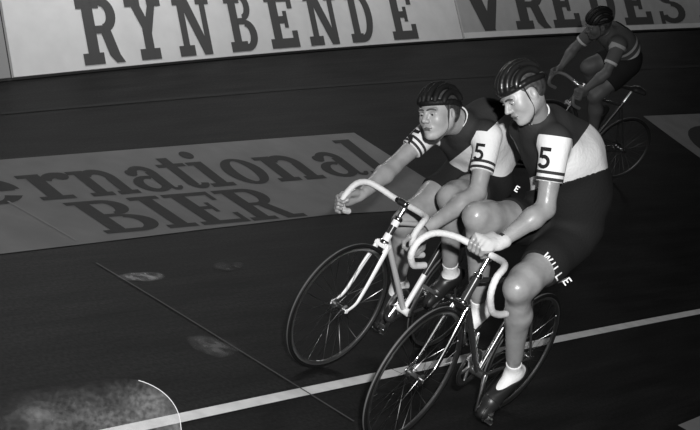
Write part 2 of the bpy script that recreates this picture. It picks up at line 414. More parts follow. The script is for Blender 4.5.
def LC(c):
    """bold serif letters, unit = x-height 1 (ascender 1.45)"""
    f = .13
    if c in 'nm': return [rect(.12, 0, .36, 1), rect(0, 0, .46, f), rect(0, 1 - f, .3, 1), ring(.52, .62, .36, .40, .22, .20, 0, 150), rect(.64, 0, .88, .64), rect(.56, 0, 1.0, f)]
    if c == 'r': return [rect(.16, 0, .46, 1), rect(0, 0, .66, f), rect(0, 1 - f, .4, 1), ring(.74, .62, .38, .40, .2, .22, 70, 160), ring(.84, .86, .16, .15, .16, .15, 0, 360)]
    if c == 'e': return [ring(.5, .5, .5, .52, .28, .12, 20, 330, 24), rect(.2, .46, .92, .58), ring(.5, .5, .5, .52, .26, .12, 0, 60)]
    if c == 'a': return [rect(.56, .1, .82, .75), ring(.5, .70, .32, .32, .2, .16, 10, 165), ring(.24, .76, .13, .13, .13, .13, 0, 360), ring(.42, .30, .40, .32, .24, .12, 60, 330), ring(.86, .16, .16, .16, .10, .10, 180, 360)]
    if c == 't': return [rect(.28, .14, .66, 1.25), rect(0, 1 - f, 1, 1), ring(.66, .22, .38, .24, .26, .14, 180, 350)]
    if c == 'i': return [rect(.26, 0, .74, 1), rect(0, 0, 1, f), rect(.04, 1 - f, .6, 1), ring(.5, 1.3, .28, .16, .28, .16, 0, 360)]
    if c == 'o': return [ring(.5, .5, .5, .52, .30, .10, 0, 360, 28)]
    if c == 'l': return [rect(.26, 0, .74, 1.45), rect(0, 0, 1, f), rect(.04, 1.45 - f, .6, 1.45)]
    if c == 'I': return [rect(.26, 0, .74, 1.4), rect(0, 0, 1, f), rect(0, 1.4 - f, 1, 1.4)]
    return []
for c, t0, t1 in [('I', -2.4, -2.05), ('n', -1.98, -1.5), ('t', -1.45, -1.12), ('e', -1.03, -.56), ('r', -.50, -.12), ('n', -.12, .27), ('a', .29, .66), ('t', .66, .92), ('i', .93, 1.16), ('o', 1.20, 1.60), ('n', 1.63, 2.16), ('a', 2.22, 2.72), ('l', 2.76, 3.08)]:
    def fl(x, y): return S(t0 + .03 + (t1 - t0) * x + .085 * y, 2.09 + .375 * y, .007)
    glyph_obj('painted_letter', LC(c), fl, ad_ink, a1)
def BC(c):
    f = .1
    if c == 'B': return [rect(.12, 0, .36, 1), rect(0, 0, .6, f), rect(0, 1 - f, .55, 1), rect(.3, .47, .6, .56), ring(.54, .76, .34, .24, .24, .09, -90, 90), ring(.58, .26, .42, .26, .26, .09, -90, 90)]
    if c == 'I': return [rect(.28, 0, .74, 1), rect(0, 0, 1, f), rect(0, 1 - f, 1, 1)]
    if c == 'E': return [rect(.14, 0, .42, 1), rect(0, 0, 1, f), rect(0, 1 - f, .96, 1), rect(.88, 0, 1, .3), rect(.86, .72, .96, 1), rect(.4, .46, .66, .55), rect(.6, .36, .69, .66)]
    if c == 'R': return [rect(.12, 0, .34, 1), rect(0, 0, .46, f), rect(0, 1 - f, .52, 1), rect(.3, .45, .56, .54), ring(.5, .725, .32, .275, .22, .10, -90, 90), quad((.42, .5), (.62, .5), (.86, 0), (.62, 0)), rect(.62, 0, 1.0, f)]
for c, t0, t1 in [('B', -.43, .04), ('I', .06, .31), ('E', .35, .78), ('R', .81, 1.36)]:
    def fb(x, y): return S(t0 + (t1 - t0) * x + .05 * y, 1.605 + .43 * y, .007)
    glyph_obj('painted_letter', BC(c), fb, ad_ink, a1)
def fo(x, y): return S(9.0 + 1.5 * x, 1.80 + .72 * y, .007)
glyph_obj('painted_letter', [ring(.5, .5, .5, .52, .2, .14, 0, 360, 28)], fo, ad_ink, a2)
def fo2(x, y): return S(10.7 + 1.1 * x, 1.80 + .68 * y, .007)
glyph_obj('painted_letter', BC('B'), fo2, ad_ink, a2)
# pale advert low on the near banking (bottom right corner)
o = strip('painted_advert', (1.45, 5.5), (-1.22, -.86), ad_paint, h=.004); tag(o, 'grey painted patch on the track at the bottom right corner', 'painted advertisement')
# radial seams in the boarding
seam_m = mat('filled_board_joint', .045, .7)
tag(strip('board_joint', (-.80, -.788), (-.25, 1.30), seam_m, h=.0045, nt_=2), 'thin pale joint line across the dark boards left of the front wheels', 'track joint', 'joints across the boards')
tag(strip('board_joint', (-.70, -.686), (1.56, 2.12), mat('pale_board_joint', .16, .7), h=.0075, nt_=2), 'thin pale joint line across the painted beer advert', 'track joint', 'joints across the boards')
# pale patches: reflected light painted onto the boards
def scuff_mat(g):  # material of the painted reflections
    m = mat('painted_reflection', g, .6, spec=.1); nt = m.node_tree; b = nt.nodes['Principled BSDF']
    at = nt.nodes.new('ShaderNodeAttribute'); at.attribute_name = 'reflect_fade'; tc = nt.nodes.new('ShaderNodeTexCoord')
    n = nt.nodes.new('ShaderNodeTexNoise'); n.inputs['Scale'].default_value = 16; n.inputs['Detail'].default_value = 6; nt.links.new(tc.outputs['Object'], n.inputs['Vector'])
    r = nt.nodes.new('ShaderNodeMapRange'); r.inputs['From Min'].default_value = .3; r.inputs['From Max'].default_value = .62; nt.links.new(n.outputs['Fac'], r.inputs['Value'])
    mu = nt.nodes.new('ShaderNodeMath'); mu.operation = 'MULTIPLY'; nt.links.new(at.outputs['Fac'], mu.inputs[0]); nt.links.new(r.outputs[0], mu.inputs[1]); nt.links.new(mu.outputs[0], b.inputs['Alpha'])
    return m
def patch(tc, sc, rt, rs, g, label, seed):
    r = np.random.default_rng(seed); n = 40; ph = r.uniform(0, 6, 4); K = 8; vs = [S(tc, sc, .005)]; fs = []; reflect_fade = [1.]
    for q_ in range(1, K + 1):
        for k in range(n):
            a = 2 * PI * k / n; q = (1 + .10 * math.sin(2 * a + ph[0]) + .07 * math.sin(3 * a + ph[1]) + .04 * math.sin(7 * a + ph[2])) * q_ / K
            vs.append(S(tc + rt * q * math.cos(a), sc + rs * q * math.sin(a), .005)); reflect_fade.append(max(0, 1 - (q_ / K) ** 2.5))
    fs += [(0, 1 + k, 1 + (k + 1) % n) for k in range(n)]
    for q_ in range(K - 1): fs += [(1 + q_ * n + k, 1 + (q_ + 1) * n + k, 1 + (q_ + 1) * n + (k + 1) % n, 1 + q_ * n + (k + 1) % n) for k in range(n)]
    mb = MB(); mb.add(vs, fs); o = mb.build('reflection_patch', scuff_mat(g), smooth=True); a = o.data.attributes.new('reflect_fade', 'FLOAT', 'POINT'); a.data.foreach_set('value', reflect_fade)
    return tag(o, label, 'scuff mark', 'reflections painted on the dark boards')
patch(-.66, 1.11, .16, .055, .32, 'small bright reflection painted on dark boards just under the beer advert', 1)
patch(-.905, .43, .13, .12, .10, 'dim grey reflection painted on the boards above the white line', 2)
patch(.02, 1.12, .14, .06, .07, 'faint painted reflection right of the bright one under the beer advert', 3)

patch(-2.12, .17, .13, .09, .10, 'grey painted reflection at the bottom left corner, seen through the plastic screen', 5)

# ------------------------------------------------------------------ bicycles
R_W = .335
def lerp(a, b, t): return np.array(a, float) * (1 - t) + np.array(b, float) * t
def bez(pts, n=8):
    """Catmull-Rom through pts"""
    P = [np.array(p, float) for p in pts]; P = [2 * P[0] - P[1]] + P + [2 * P[-1] - P[-2]]; o = []
    for i in range(1, len(P) - 2):
        for k in range(n):
            t = k / n
            o.append(.5 * ((2 * P[i]) + (-P[i - 1] + P[i + 1]) * t + (2 * P[i - 1] - 5 * P[i] + 4 * P[i + 1] - P[i + 2]) * t * t + (-P[i - 1] + 3 * P[i] - 3 * P[i + 1] + P[i + 2]) * t ** 3))
    return o + [P[-2]]

def make_wheel(root, name, c, steer, axisfn, tyre, phase=0.0, dim=False):
    """axisfn maps local bike points (for the steered front end)"""
    ax = nrm(axisfn(c + V(0, 1, 0)) - axisfn(c)); cc = axisfn(c)
    mb = MB(); n = 16
    prof = [(R_W - .010 + .0100 * math.cos(a), .0100 * math.sin(a)) for a in np.linspace(0, 2 * PI, n, endpoint=False)]
    mb.lathe(prof, cc, ax, n=96, closed=True); mb.mi = [1 if (i % n) in (0, n - 1) else 0 for i in range(len(mb.f))]
    w = mb.build(name, [tyre, M['tread']], root)
    mb = MB(); r0 = R_W - .022
    mb.lathe([(r0 + .003, -.010), (r0 + .002, .010), (r0 - .008, .009), (r0 - .014, .003), (r0 - .014, -.003), (r0 - .008, -.009)], cc, ax, n=96, closed=True)
    mb.build('rim', M['dim_metal' if dim else 'alloy'], w)
    mb = MB()
    mb.lathe([(0, -.05), (.008, -.05), (.008, -.042), (.005, -.042), (.005, -.036), (.024, -.034), (.024, -.031), (.012, -.028), (.010, 0), (.012, .028), (.024, .031), (.024, .034), (.005, .036), (.005, .042), (.008, .042), (.008, .05), (0, .05)], cc, ax, n=20)
    mb.build('hub', M['alloy'], w)
    ref = V(0, 0, 1); a = np.cross(ax, ref); a /= np.linalg.norm(a); b = np.cross(ax, a)
    me = None; ns = 32
    for k in range(ns):
        side = 1 if k % 2 else -1; ang = 2 * PI * k / ns + phase; off = (1 if (k // 2) % 2 else -1) * math.radians(62)
        h = cc + (a * math.cos(ang + off) + b * math.sin(ang + off)) * .022 + ax * side * .032
        r = cc + (a * math.cos(ang) + b * math.sin(ang)) * (r0 - .012)
        L = np.linalg.norm(r - h); z = (r - h) / L
        if me is None:
            sm = MB(); sm.tube([(0, 0, 0), (0, 0, .98), (0, 0, .981), (0, 0, 1)], [.0008, .0008, .0016, .0016], n=5); o = sm.build('spoke', M['dim_metal' if dim else 'spoke'], w); me = o.data
        else:
            o = bpy.data.objects.new('spoke', me); COL.objects.link(o); o.parent = w
        q = Vector(z).to_track_quat('Z', 'Y'); o.matrix_local = Matrix.Translation(Vector(h)) @ q.to_matrix().to_4x4() @ Matrix.Scale(L, 4, (0, 0, 1))
    mb = MB(); p = cc + (a * math.cos(.1 + phase) + b * math.sin(.1 + phase)) * (r0 - .014); q = cc + (a * math.cos(.1 + phase) + b * math.sin(.1 + phase)) * (r0 - .05)
    mb.tube([p, q], .003, n=6); mb.build('valve', M['chrome'], w)
    return w

def make_bike(mw, label, cfg):
    root = empty('track_bicycle', mw, label, 'bicycle', 'racing bicycles on the track')
    st = cfg.get('steer', 0.); hx = V(.394, 0, .805); axd = nrm(V(-.292, 0, .956))
    def steer(p):
        p = np.array(p, float); v = p - hx; c, s = math.cos(st), math.sin(st)
        return hx + v * c + np.cross(axd, v) * s + axd * (axd @ v) * (1 - c)
    ident = lambda p: np.array(p, float)
    ra, bb, fa = V(-.40, 0, R_W), V(0, 0, .275), V(.585, 0, R_W)
    crown = V(.432, 0, .68); ht = V(.394, 0, .805); sx = V(-.155, 0, .79)
    fm, cm = cfg['frame'], M['chrome']
    # frame
    mb = MB(); P = lambda f: lerp(crown, ht, f)
    mb.tube([P(.0), P(1.0)], .018, n=16, mi=2 if cfg.get('headmat') else 0)
    mb.tube([P(.2), bb], .0155, n=14, mi=1 if cfg.get('dtmat') else 0)
    split = cfg.get('split', 0)
    if split:
        mb.tube([bb, lerp(bb, sx, split)], .0145, n=14, mi=0); mb.tube([lerp(bb, sx, split), sx], .0148, n=14, mi=2)
    else: mb.tube([bb, sx], .0145, n=14, mi=3 if cfg.get('stmat') else 0)
    mb.tube([P(.85), lerp(bb, sx, .93)], .013, n=14, mi=1 if cfg.get('dtmat') else 0)
    mb.lathe([(0, -.036), (.021, -.036), (.021, .036), (0, .036)], bb, (0, 1, 0), n=20)
    for s in (-1, 1):
        mb.tube([bb + V(-.03, s * .03, 0), bb + V(-.14, s * .038, .02), ra + V(.01, s * .058, 0)], [.010, .009, .006], n=10, mi=2)
        mb.tube([lerp(bb, sx, .93) + V(0, s * .014, 0), ra + V(.01, s * .056, .01)], [.008, .006], n=10, mi=2)
        mb.box(ra + V(.0, s * .058, 0), (.05, .005, .024), bev=.001, mi=2)
    mb.box(ra + V(.09, 0, .0), (.012, .06, .012), bev=.002)
    # lugs
    for q, r, d in ((P(.2), .0195, axd), (P(.85), .0195, axd), (lerp(bb, sx, .93), .018, nrm(sx - bb))):
        mb.tube([q - d * .02, q + d * .02], r, n=16)
    mb.build('frame', [fm, cfg.get('dtmat', fm), cfg.get('headmat', fm), cfg.get('stmat', fm)], root)
    for q in (P(0), P(1)):
        mb = MB(); mb.tube([q - axd * .010, q - axd * .004, q + axd * .004, q + axd * .012], [.020, .024, .024, .018], n=18)
        mb.build('headset_cup', M['chrome'], root)
    # fork
    mb = MB(); c0 = steer(crown - axd * .012); fk = MB()
    for s in (-1, 1):
        pts = [steer(crown + V(0, s * .034, -.012)), steer(lerp(crown, V(.542, 0, .322), .35) + V(0, s * .042, 0)), steer(lerp(crown, V(.542, 0, .322), .7) + V(0, s * .046, 0)), steer(V(.536, s * .049, .372)), steer(fa + V(0, s * .050, 0))]
        fk.tube(bez(pts, 5), [(r, r * .62) for r in np.linspace(.0165, .0075, 21)], n=12, flat=(0, 1, 0))
        fk.box(steer(fa + V(0, s * .050, .0)), (.022, .005, .022), bev=.001)
    fo = fk.build('fork', cfg['fork'], root)
    mb = MB(); Rm = np.stack([steer(V(1, 0, 0)) - steer(V(0, 0, 0)), steer(V(0, 1, 0)) - steer(V(0, 0, 0)), axd], 1)
    mb.box(c0, (.036, .088, .026), Rm, bev=.006); mb.box(c0 + axd * -.02 + Rm @ V(0, .034, 0), (.024, .018, .03), Rm, bev=.003); mb.box(c0 + axd * -.02 + Rm @ V(0, -.034, 0), (.024, .018, .03), Rm, bev=.003)
    mb.build('fork_crown', cfg.get('crownmat', M['white_enamel']), fo)
    # axle nuts
    make_wheel(root, 'front_wheel', fa, st, steer, cfg['tyre'], cfg.get('ph', .1), cfg.get('dim')); make_wheel(root, 'rear_wheel', ra, 0, ident, cfg['tyre'], .3, cfg.get('dim'))
    # stem and bar
    cl = np.array(cfg['clamp'], float)
    mb = MB(); top = ht + axd * (cfg.get('quill', .07)); mb.tube([ht, top], .0115, n=14)
    mb.tube(bez([top - axd * .012, lerp(top, cl, .5), cl], 4), .0125, n=12); mb.lathe([(0, -.022), (.0175, -.022), (.0175, .022), (0, .022)], cl, (0, 1, 0), n=18)
    mb.tube([top - axd * .03, top + axd * .004], .0165, n=14)
    mb.build('stem', cfg.get('stemmat', M['alloy']), root)
    hb = None
    for s, pts in ((-1, cfg['barR']), (1, cfg['barL'])):
        path = bez([cl] + [V(*p) for p in pts], 8)
        # bare centre, then tape
        k = cfg.get('bare', 6)
        if hb is None:
            mb = MB(); other = bez([cl] + [V(*p) for p in cfg['barL']], 8); mb.tube(path[:k + 1][::-1] + other[1:k + 1], .0125, n=14); hb = mb.build('handlebar', M['chrome'] if k > 3 else M['alloy'], root)
        mb = MB(); mb.tube(path[k:], [.0150 + .0007 * math.sin(i * 2.2) for i in range(len(path) - k)], n=14)
        mb.build('bar_tape', cfg.get('tape', M['tape']), hb)
    # seatpost, saddle
    sd = np.array(cfg['saddle'], float)
    mb = MB(); mb.tube([sx, lerp(sx, sd, .8), sd - V(0, 0, .03)], .0125, n=12); mb.build('seatpost', M['alloy'], root)
    f = Field(); f.cap(sd + V(-.10, 0, 0), sd + V(-.06, 0, 0), .03, .03); f.cap(sd + V(-.09, .045, 0), sd + V(-.03, .02, 0), .03, .026, k=.03); f.cap(sd + V(-.09, -.045, 0), sd + V(-.03, -.02, 0), .03, .026, k=.03); f.cap(sd + V(-.04, 0, 0), sd + V(.14, 0, -.002), .027, .016, k=.04)
    D, lo, ax = f.grid(.006); D = cut(D, lo, .006, [(sd + V(0, 0, -.018), (0, 0, -1))]); mesh_obj('saddle', [nets(D, lo, .006)], M['saddle'], root)
    # crankset
    ca = cfg['crank']  # angle of the left crank from +x toward +z
    dl = V(math.cos(ca), 0, math.sin(ca)); dr = -dl; CR = .168
    mb = MB(); mb.lathe([(.070, -.047), (.094, -.047), (.097, -.0455), (.094, -.044), (.070, -.044)], bb, (0, 1, 0), n=60, closed=True)
    for k in range(48):
        a = 2 * PI * k / 48; q = bb + V(math.cos(a) * .0985, -.0455, math.sin(a) * .0985); mb.box(q, (.006, .0028, .006))
    for k in range(5):
        a = 2 * PI * k / 5 + ca; mb.tube([bb + V(0, -.048, 0), bb + V(math.cos(a) * .075, -.047, math.sin(a) * .075)], [.010, .006], n=8)
    cs = mb.build('chainring', M['alloy'], root)
    for s, dd in ((1, dl), (-1, dr)):
        mb = MB(); b0_ = bb + V(0, s * .045, 0); e0 = bb + V(0, s * .068, 0) + dd * CR
        mb.tube([b0_ - dd * .012, b0_, lerp(b0_, e0, .5), e0, e0 + dd * .010], [(.010, .010), (.015, .012), (.012, .008), (.012, .008), (.006, .006)], n=12, flat=(0, 1, 0))
        ck = mb.build('crank_arm', M['alloy'], root)
        pc = e0 + V(0, s * .05, 0); tp = cfg['ped'][0 if s == 1 else 1]; c_, s_ = math.cos(tp), math.sin(tp); Rp = np.array([[c_, 0, -s_], [0, 1, 0], [s_, 0, c_]]).T
        mb = MB(); mb.tube([e0, pc + V(0, s * .045, 0)], [.008, .006], n=10)
        for q in (-.032, .032): mb.box(pc + Rp @ V(q, 0, 0), (.004, .085, .020), Rp, bev=.001)
        for q in (-.04, .04): mb.box(pc + V(0, q, 0), (.066, .004, .012), Rp, bev=.001)
        pd = mb.build('pedal', M['alloy'], ck)
    # chain
    mb = MB(); y = -.0455; cog = ra + V(0, y, 0); chn = []
    for a in np.linspace(PI / 2, -PI / 2, 24): chn.append(bb + V(math.cos(a) * .098, y, math.sin(a) * .098))
    for a in np.linspace(-PI / 2, -3 * PI / 2, 12): chn.append(cog + V(math.cos(a) * .032, 0, math.sin(a) * .032))
    chn.append(chn[0]); mb.tube(chn, [(.0045, .003)] * len(chn), n=6, flat=(0, 1, 0)); mb.build('chain', M['chain'], root)
    mb = MB(); mb.lathe([(.010, -.0475), (.030, -.0475), (.032, -.0455), (.030, -.0435), (.010, -.0435)], ra, (0, 1, 0), n=30, closed=True); mb.build('sprocket', M['chain'], root)
    return root

def M4(R, o):
    m = Matrix.Identity(4)
    for i in range(3):
        for j in range(3): m[i][j] = R[i][j]
        m[i][3] = o[i]
    return m
MW1 = M4([[-0.6012333362108906, 0.6545548746499962, 0.45834091187744735], [-0.7990571248859086, -0.4961588152116765, -0.33960880621210504], [0.005117284219954388, -0.5704247068278804, 0.8213339559780413]], [0.15675557045573618, 5.775869652600132, 0.8609542356622288])
MW2 = M4([[-0.594599414832702, 0.6659308271413413, 0.4505415289886801], [-0.8040220991245256, -0.492476612979232, -0.33318951032092137], [0, -0.5603596337454663, 0.8282494074061552]], [0.4424226226626392, 5.246795761853666, 0.5248227138425916])
# third bicycle, farther back along the banking
t3, s3 = 5.7, 1.9
P3 = S(t3, s3); T3 = nrm(S(t3 - .3, s3) - S(t3 + .3, s3)); N3 = np.cross(T3, nrm(S(t3, s3 + .1) - S(t3, s3 - .1))); N3 = N3 if N3[2] > 0 else -N3
L3 = np.cross(N3, T3); T3 = nrm(T3 * math.cos(-.35) + L3 * math.sin(-.35)); N3 = nrm(N3 + .03 * np.cross(N3, T3)); L3 = np.cross(N3, T3)
MW3 = M4(np.stack([T3, L3, N3], 1) * 1.12, P3 + N3 * .006)

# ------------------------------------------------------------------ riders
def orth(f, u):
    f = nrm(f); l = nrm(np.cross(u, f)); return np.stack([f, l, np.cross(f, l)], 1)

def head_field(hc, H, neck_pt, s=1.0):
    f = Field(); W = lambda x, y, z: hc + H @ (V(x, y, z) * s)
    f.ell(W(-.018, 0, .035), V(.100, .076, .088) * s, H, k=.01)
    f.ell(W(.022, 0, -.02), V(.072, .063, .088) * s, H, k=.03)
    for y in (-1, 1):
        f.cap(W(-.005, y * .053, -.045), W(.060, y * .020, -.098), .025 * s, .020 * s, k=.03)
        f.ell(W(.056, y * .038, -.026), V(.026, .024, .028) * s, H, k=.03)
        f.cap(W(.082, y * .042, .022), W(.090, y * .010, .019), .010 * s, .010 * s, k=.014)
    f.ell(W(.078, 0, -.102), V(.019, .019, .016) * s, H, k=.018)
    f.ell(W(.071, 0, -.066), V(.026, .032, .026) * s, H, k=.02)
    for y in (-1, 1): f.ell(W(.100, y * .032, .001), V(.015, .019, .013) * s, H, k=.012, op='-')
    f.cap(W(.090, 0, .014), W(.115, 0, -.026), .0075 * s, .0115 * s, k=.012)
    for y in (-1, 1): f.ell(W(.103, y * .012, -.031), V(.011, .009, .009) * s, H, k=.008)
    f.cap(W(.0925, -.018, -.060), W(.0925, .018, -.060), .0055 * s, k=.008); f.cap(W(.0915, -.014, -.073), W(.0915, .014, -.073), .006 * s, k=.008)
    f.cap(W(.101, -.022, -.0665), W(.101, .022, -.0665), .003 * s, k=.004, op='-')
    for y in (-1, 1):
        f.ell(W(-.006, y * .078, -.008), V(.021, .010, .032) * s, H, k=.008); f.ell(W(.000, y * .088, -.004), V(.010, .007, .018) * s, H, k=.006, op='-')
    f.cap(W(-.03, 0, -.05), neck_pt, .056 * s, .060 * s, k=.03)
    return f, W

def hand_field(g, a, w, over, rb=.016, s=1.0, thumb=1, off=0.):
    """hand gripping a bar: g grip centre, a bar axis (towards the little finger), w wrist, over = direction of the back of the hand"""
    f = Field(); a = nrm(a); g = np.array(g, float) + a * off
    e1 = w - g; e1 = nrm(e1 - a * (a @ e1)); e2 = nrm(np.cross(a, e1)); e2 = e2 if e2 @ over > 0 else -e2
    Rf = (rb + .0095) * 1.0
    kn = []
    lens = [1.0, 1.08, 1.02, .86]
    for i in range(4):
        c = g + a * (-.0315 + .0205 * i) * s
        pol = lambda th, R: c + (e1 * math.cos(th) + e2 * math.sin(th)) * R
        K = pol(math.radians(48 + 3 * i), Rf + .017 * s); kn.append(K)
        th = [math.radians(48), math.radians(112), math.radians(172 + 6 * (lens[i] - 1) * 10), math.radians(222 + 20 * (lens[i] - 1) * 5)]
        pts = [K, pol(th[1], Rf + .004), pol(th[2], Rf), pol(th[3], Rf)]
        rr = [.0108, .0098, .0088, .0075]
        for j in range(3): f.cap(pts[j], pts[j + 1], rr[j] * s, rr[j + 1] * s, k=.005)
    base = w + (g - w) * .10
    for i in range(4): f.cap(base + a * (-.018 + .012 * i) * s, kn[i], .015 * s, .0125 * s, k=.014)
    f.ell(lerp(w, g, .5) + e2 * .014, V(.040, .036, .017) * s, np.stack([nrm(g - w), a, nrm(np.cross(nrm(g - w), a))], 1), k=.02)
    # thumb leaves the side of the palm and closes from below
    tb = lerp(w, g, .30) - a * .026 * s; t1 = g + e1 * .030 - a * .048 * s - e2 * .006; t2 = g - e2 * (Rf + .002) * thumb + e1 * .004 - a * .040 * s; t3_ = g - e2 * (Rf - .003) * thumb - e1 * .018 - a * .030 * s
    f.cap(tb, t1, .0165 * s, .0125 * s, k=.014); f.cap(t1, t2, .0120 * s, .0105 * s, k=.006); f.cap(t2, t3_, .0105 * s, .009 * s, k=.005)
    return f

def open_hand_field(w, d, nrm_, s=1.0):
    """relaxed open hand lying on a surface: d finger direction, nrm_ palm normal"""
    f = Field(); d = nrm(d); n = nrm(nrm_ - d * (d @ nrm_)); a = np.cross(d, n)
    for i in range(4):
        k = w + d * .085 * s + a * (-.030 + .020 * i) * s; L = [.070, .078, .073, .058][i] * s
        f.cap(w + a * (-.012 + .008 * i) * s, k, .016 * s, .012 * s, k=.014)
        p1 = k + d * L * .5 + a * (i - 1.5) * .003; p2 = p1 + nrm(d + n * .5) * L * .5
        f.cap(k, p1, .0098 * s, .009 * s, k=.005); f.cap(p1, p2, .009 * s, .0078 * s, k=.005)
    t1 = w + d * .045 * s - a * .045 * s; f.cap(w + d * .012, t1, .016 * s, .012 * s, k=.014); f.cap(t1, t1 + nrm(d - a * .3) * .045 * s, .0115 * s, .0095 * s, k=.006)
    return f

def make_rider(mw, label, J, cfg):
    root = empty('person', mw, label, 'person', cfg.get('group'))
    s = 1.0; vx = cfg.get('vox', .0065)
    J = {k: np.array(v, float) for k, v in J.items()}
    pel, nb = J['pel'], J['nb']; shc = (J['sL'] + J['sR']) / 2
    lat = nrm(J['sL'] - J['sR']); latp = nrm(J['hL'] - J['hR']); spine = nrm(nb - pel)
    front = nrm(np.cross(lat, spine)); front = front if front @ V(1, 0, -1) > 0 else -front   # chest side
    back = -front
    hump = cfg.get('hump', .05)
    def trunk(f, inf=0.):
        m1 = lerp(pel, shc, .35) + back * hump; m2 = lerp(pel, shc, .72) + back * hump * .9
        for w_, q in ((-1, 1), (1, 1)):
            f.cap(pel + latp * .065 * w_, m1 + nrm(lat + latp) * .055 * w_, .105 + inf, .098 + inf, k=.06)
            f.cap(m1 + nrm(lat + latp) * .055 * w_, m2 + lat * .075 * w_, .098 + inf, .102 + inf, k=.06)
            f.cap(m2 + lat * .075 * w_, (J['sL'] if w_ == 1 else J['sR']) + lat * -.035 * w_, .100 + inf, .066 + inf, k=.06)
        f.cap(m2, lerp(shc, nb, .5), .10 + inf, .07 + inf, k=.06)
        f.cap(shc, nb + (J['head'] - nb) * .1, .062 + inf, .058 + inf, k=.05)
        for g in cfg.get('extra', []): f.cap(V(*g[0]), V(*g[1]), g[2] + inf, g[3] + inf, k=.06)
    def arm_u(f, S_, inf=0., k=.03):
        a, b = J['s' + S_], J['e' + S_]; f.cap(a, lerp(a, b, .35), .053 + inf, .050 + inf, k=k + .01); f.cap(lerp(a, b, .35), b, .050 + inf, .040 + inf, k=k)
    def arm_l(f, S_):
        a, b = J['e' + S_], J['w' + S_]; f.cap(a, lerp(a, b, .28), .043, .047, k=.02); f.cap(lerp(a, b, .28), b, .047, .0275, k=.02)
    def thigh(f, S_, inf=0.):
        a, b = J['h' + S_], J['k' + S_]; f.cap(a, lerp(a, b, .45), .100 + inf, .090 + inf, k=.04); f.cap(lerp(a, b, .45), lerp(a, b, .85), .090 + inf, .069 + inf, k=.03); f.cap(lerp(a, b, .85), b, .069 + inf, .056 + inf, k=.04)
    def shin(f, S_, inf=0.):
        a, b = J['k' + S_], J['a' + S_]; h = J['h' + S_]; bk = nrm(lerp(a, b, .3) - lerp(a, h, .3) * 1.0); ab = nrm(b - a)
        cb = (h - a) - ab * ((h - a) @ ab); cb = nrm(cb)
        f.ell(a - cb * .010 + (a - h) / np.linalg.norm(a - h) * .006, V(.034, .034, .040) + inf, k=.05)
        f.ell(lerp(a, h, .16) + np.cross(ab, cb) * .026 - cb * .02, V(.028, .028, .042) + inf, k=.04); f.ell(lerp(a, h, .18) - np.cross(ab, cb) * .028 - cb * .02, V(.028, .028, .042) + inf, k=.04)
        f.cap(a, lerp(a, b, .33) + cb * .018, .054 + inf, .060 + inf, k=.03); f.cap(lerp(a, b, .33) + cb * .018, lerp(a, b, .8), .060 + inf, .037 + inf, k=.03); f.cap(lerp(a, b, .2) - cb * .012, b, .036 + inf, .033 + inf, k=.02)
    def foot(f, S_, inf=0.):
        a, t = J['a' + S_], J['t' + S_]; d = nrm(t - a); kn = nrm(J['k' + S_] - a)
        # heel lies behind the ankle, perpendicular to the sole
        sole = -(kn - d * (kn @ d)); sole = nrm(sole); heel = a + sole * .045 - d * .03
        f.cap(a, heel, .034 + inf, .028 + inf, k=.02); f.cap(a + sole * .02, t + sole * .0, .034 + inf, .030 + inf, k=.03)
        f.cap(heel, t + sole * .018, .026 + inf, .022 + inf, k=.02); f.cap(t + sole * .008, t + sole * .012 + d * .065, .031 + inf, .020 + inf, k=.02)
        return sole, heel, d
    # --- body
    B = Field(); trunk(B, -.004)
    for q in 'LR': arm_u(B, q); arm_l(B, q); thigh(B, q); shin(B, q); foot(B, q, -.004)
    H = orth(J['hf'], J['hu']); hs = cfg.get('hs', 1.); hf, HW = head_field(J['head'], H, lerp(nb, shc, .2), hs)
    D, lo, ax = B.grid(vx); parts = [nets(D, lo, vx)]
    v2 = cfg.get('hvox', .0028); D, lo, ax = hf.grid(v2); parts.append(nets(D, lo, v2)); mi = [0, 1]
    for q in 'LR':
        h = cfg['hand' + q]
        if h[0] == 'grip': g = hand_field(V(*h[1]), V(*h[2]), J['w' + q], V(*h[3]), off=h[4] if len(h) > 4 else 0)
        else: g = open_hand_field(J['w' + q], V(*h[1]), V(*h[2]))
        cfg['hf' + q] = g
        e = J['e' + q]; w = J['w' + q]; g.cap(lerp(e, w, .72), w, .0315, .0265, k=.012)
        D, lo, ax = g.grid(v2 * 1.05); parts.append(nets(D, lo, v2 * 1.05)); mi.append(0)
    body = mesh_obj('body', parts, [cfg['skin'], cfg['face']], root, mi=mi)
    bv = BVHTree.FromPolygons([tuple(p) for p in np.concatenate([parts[1][0]])], [tuple(int(i) for i in f) for f in parts[1][1]])
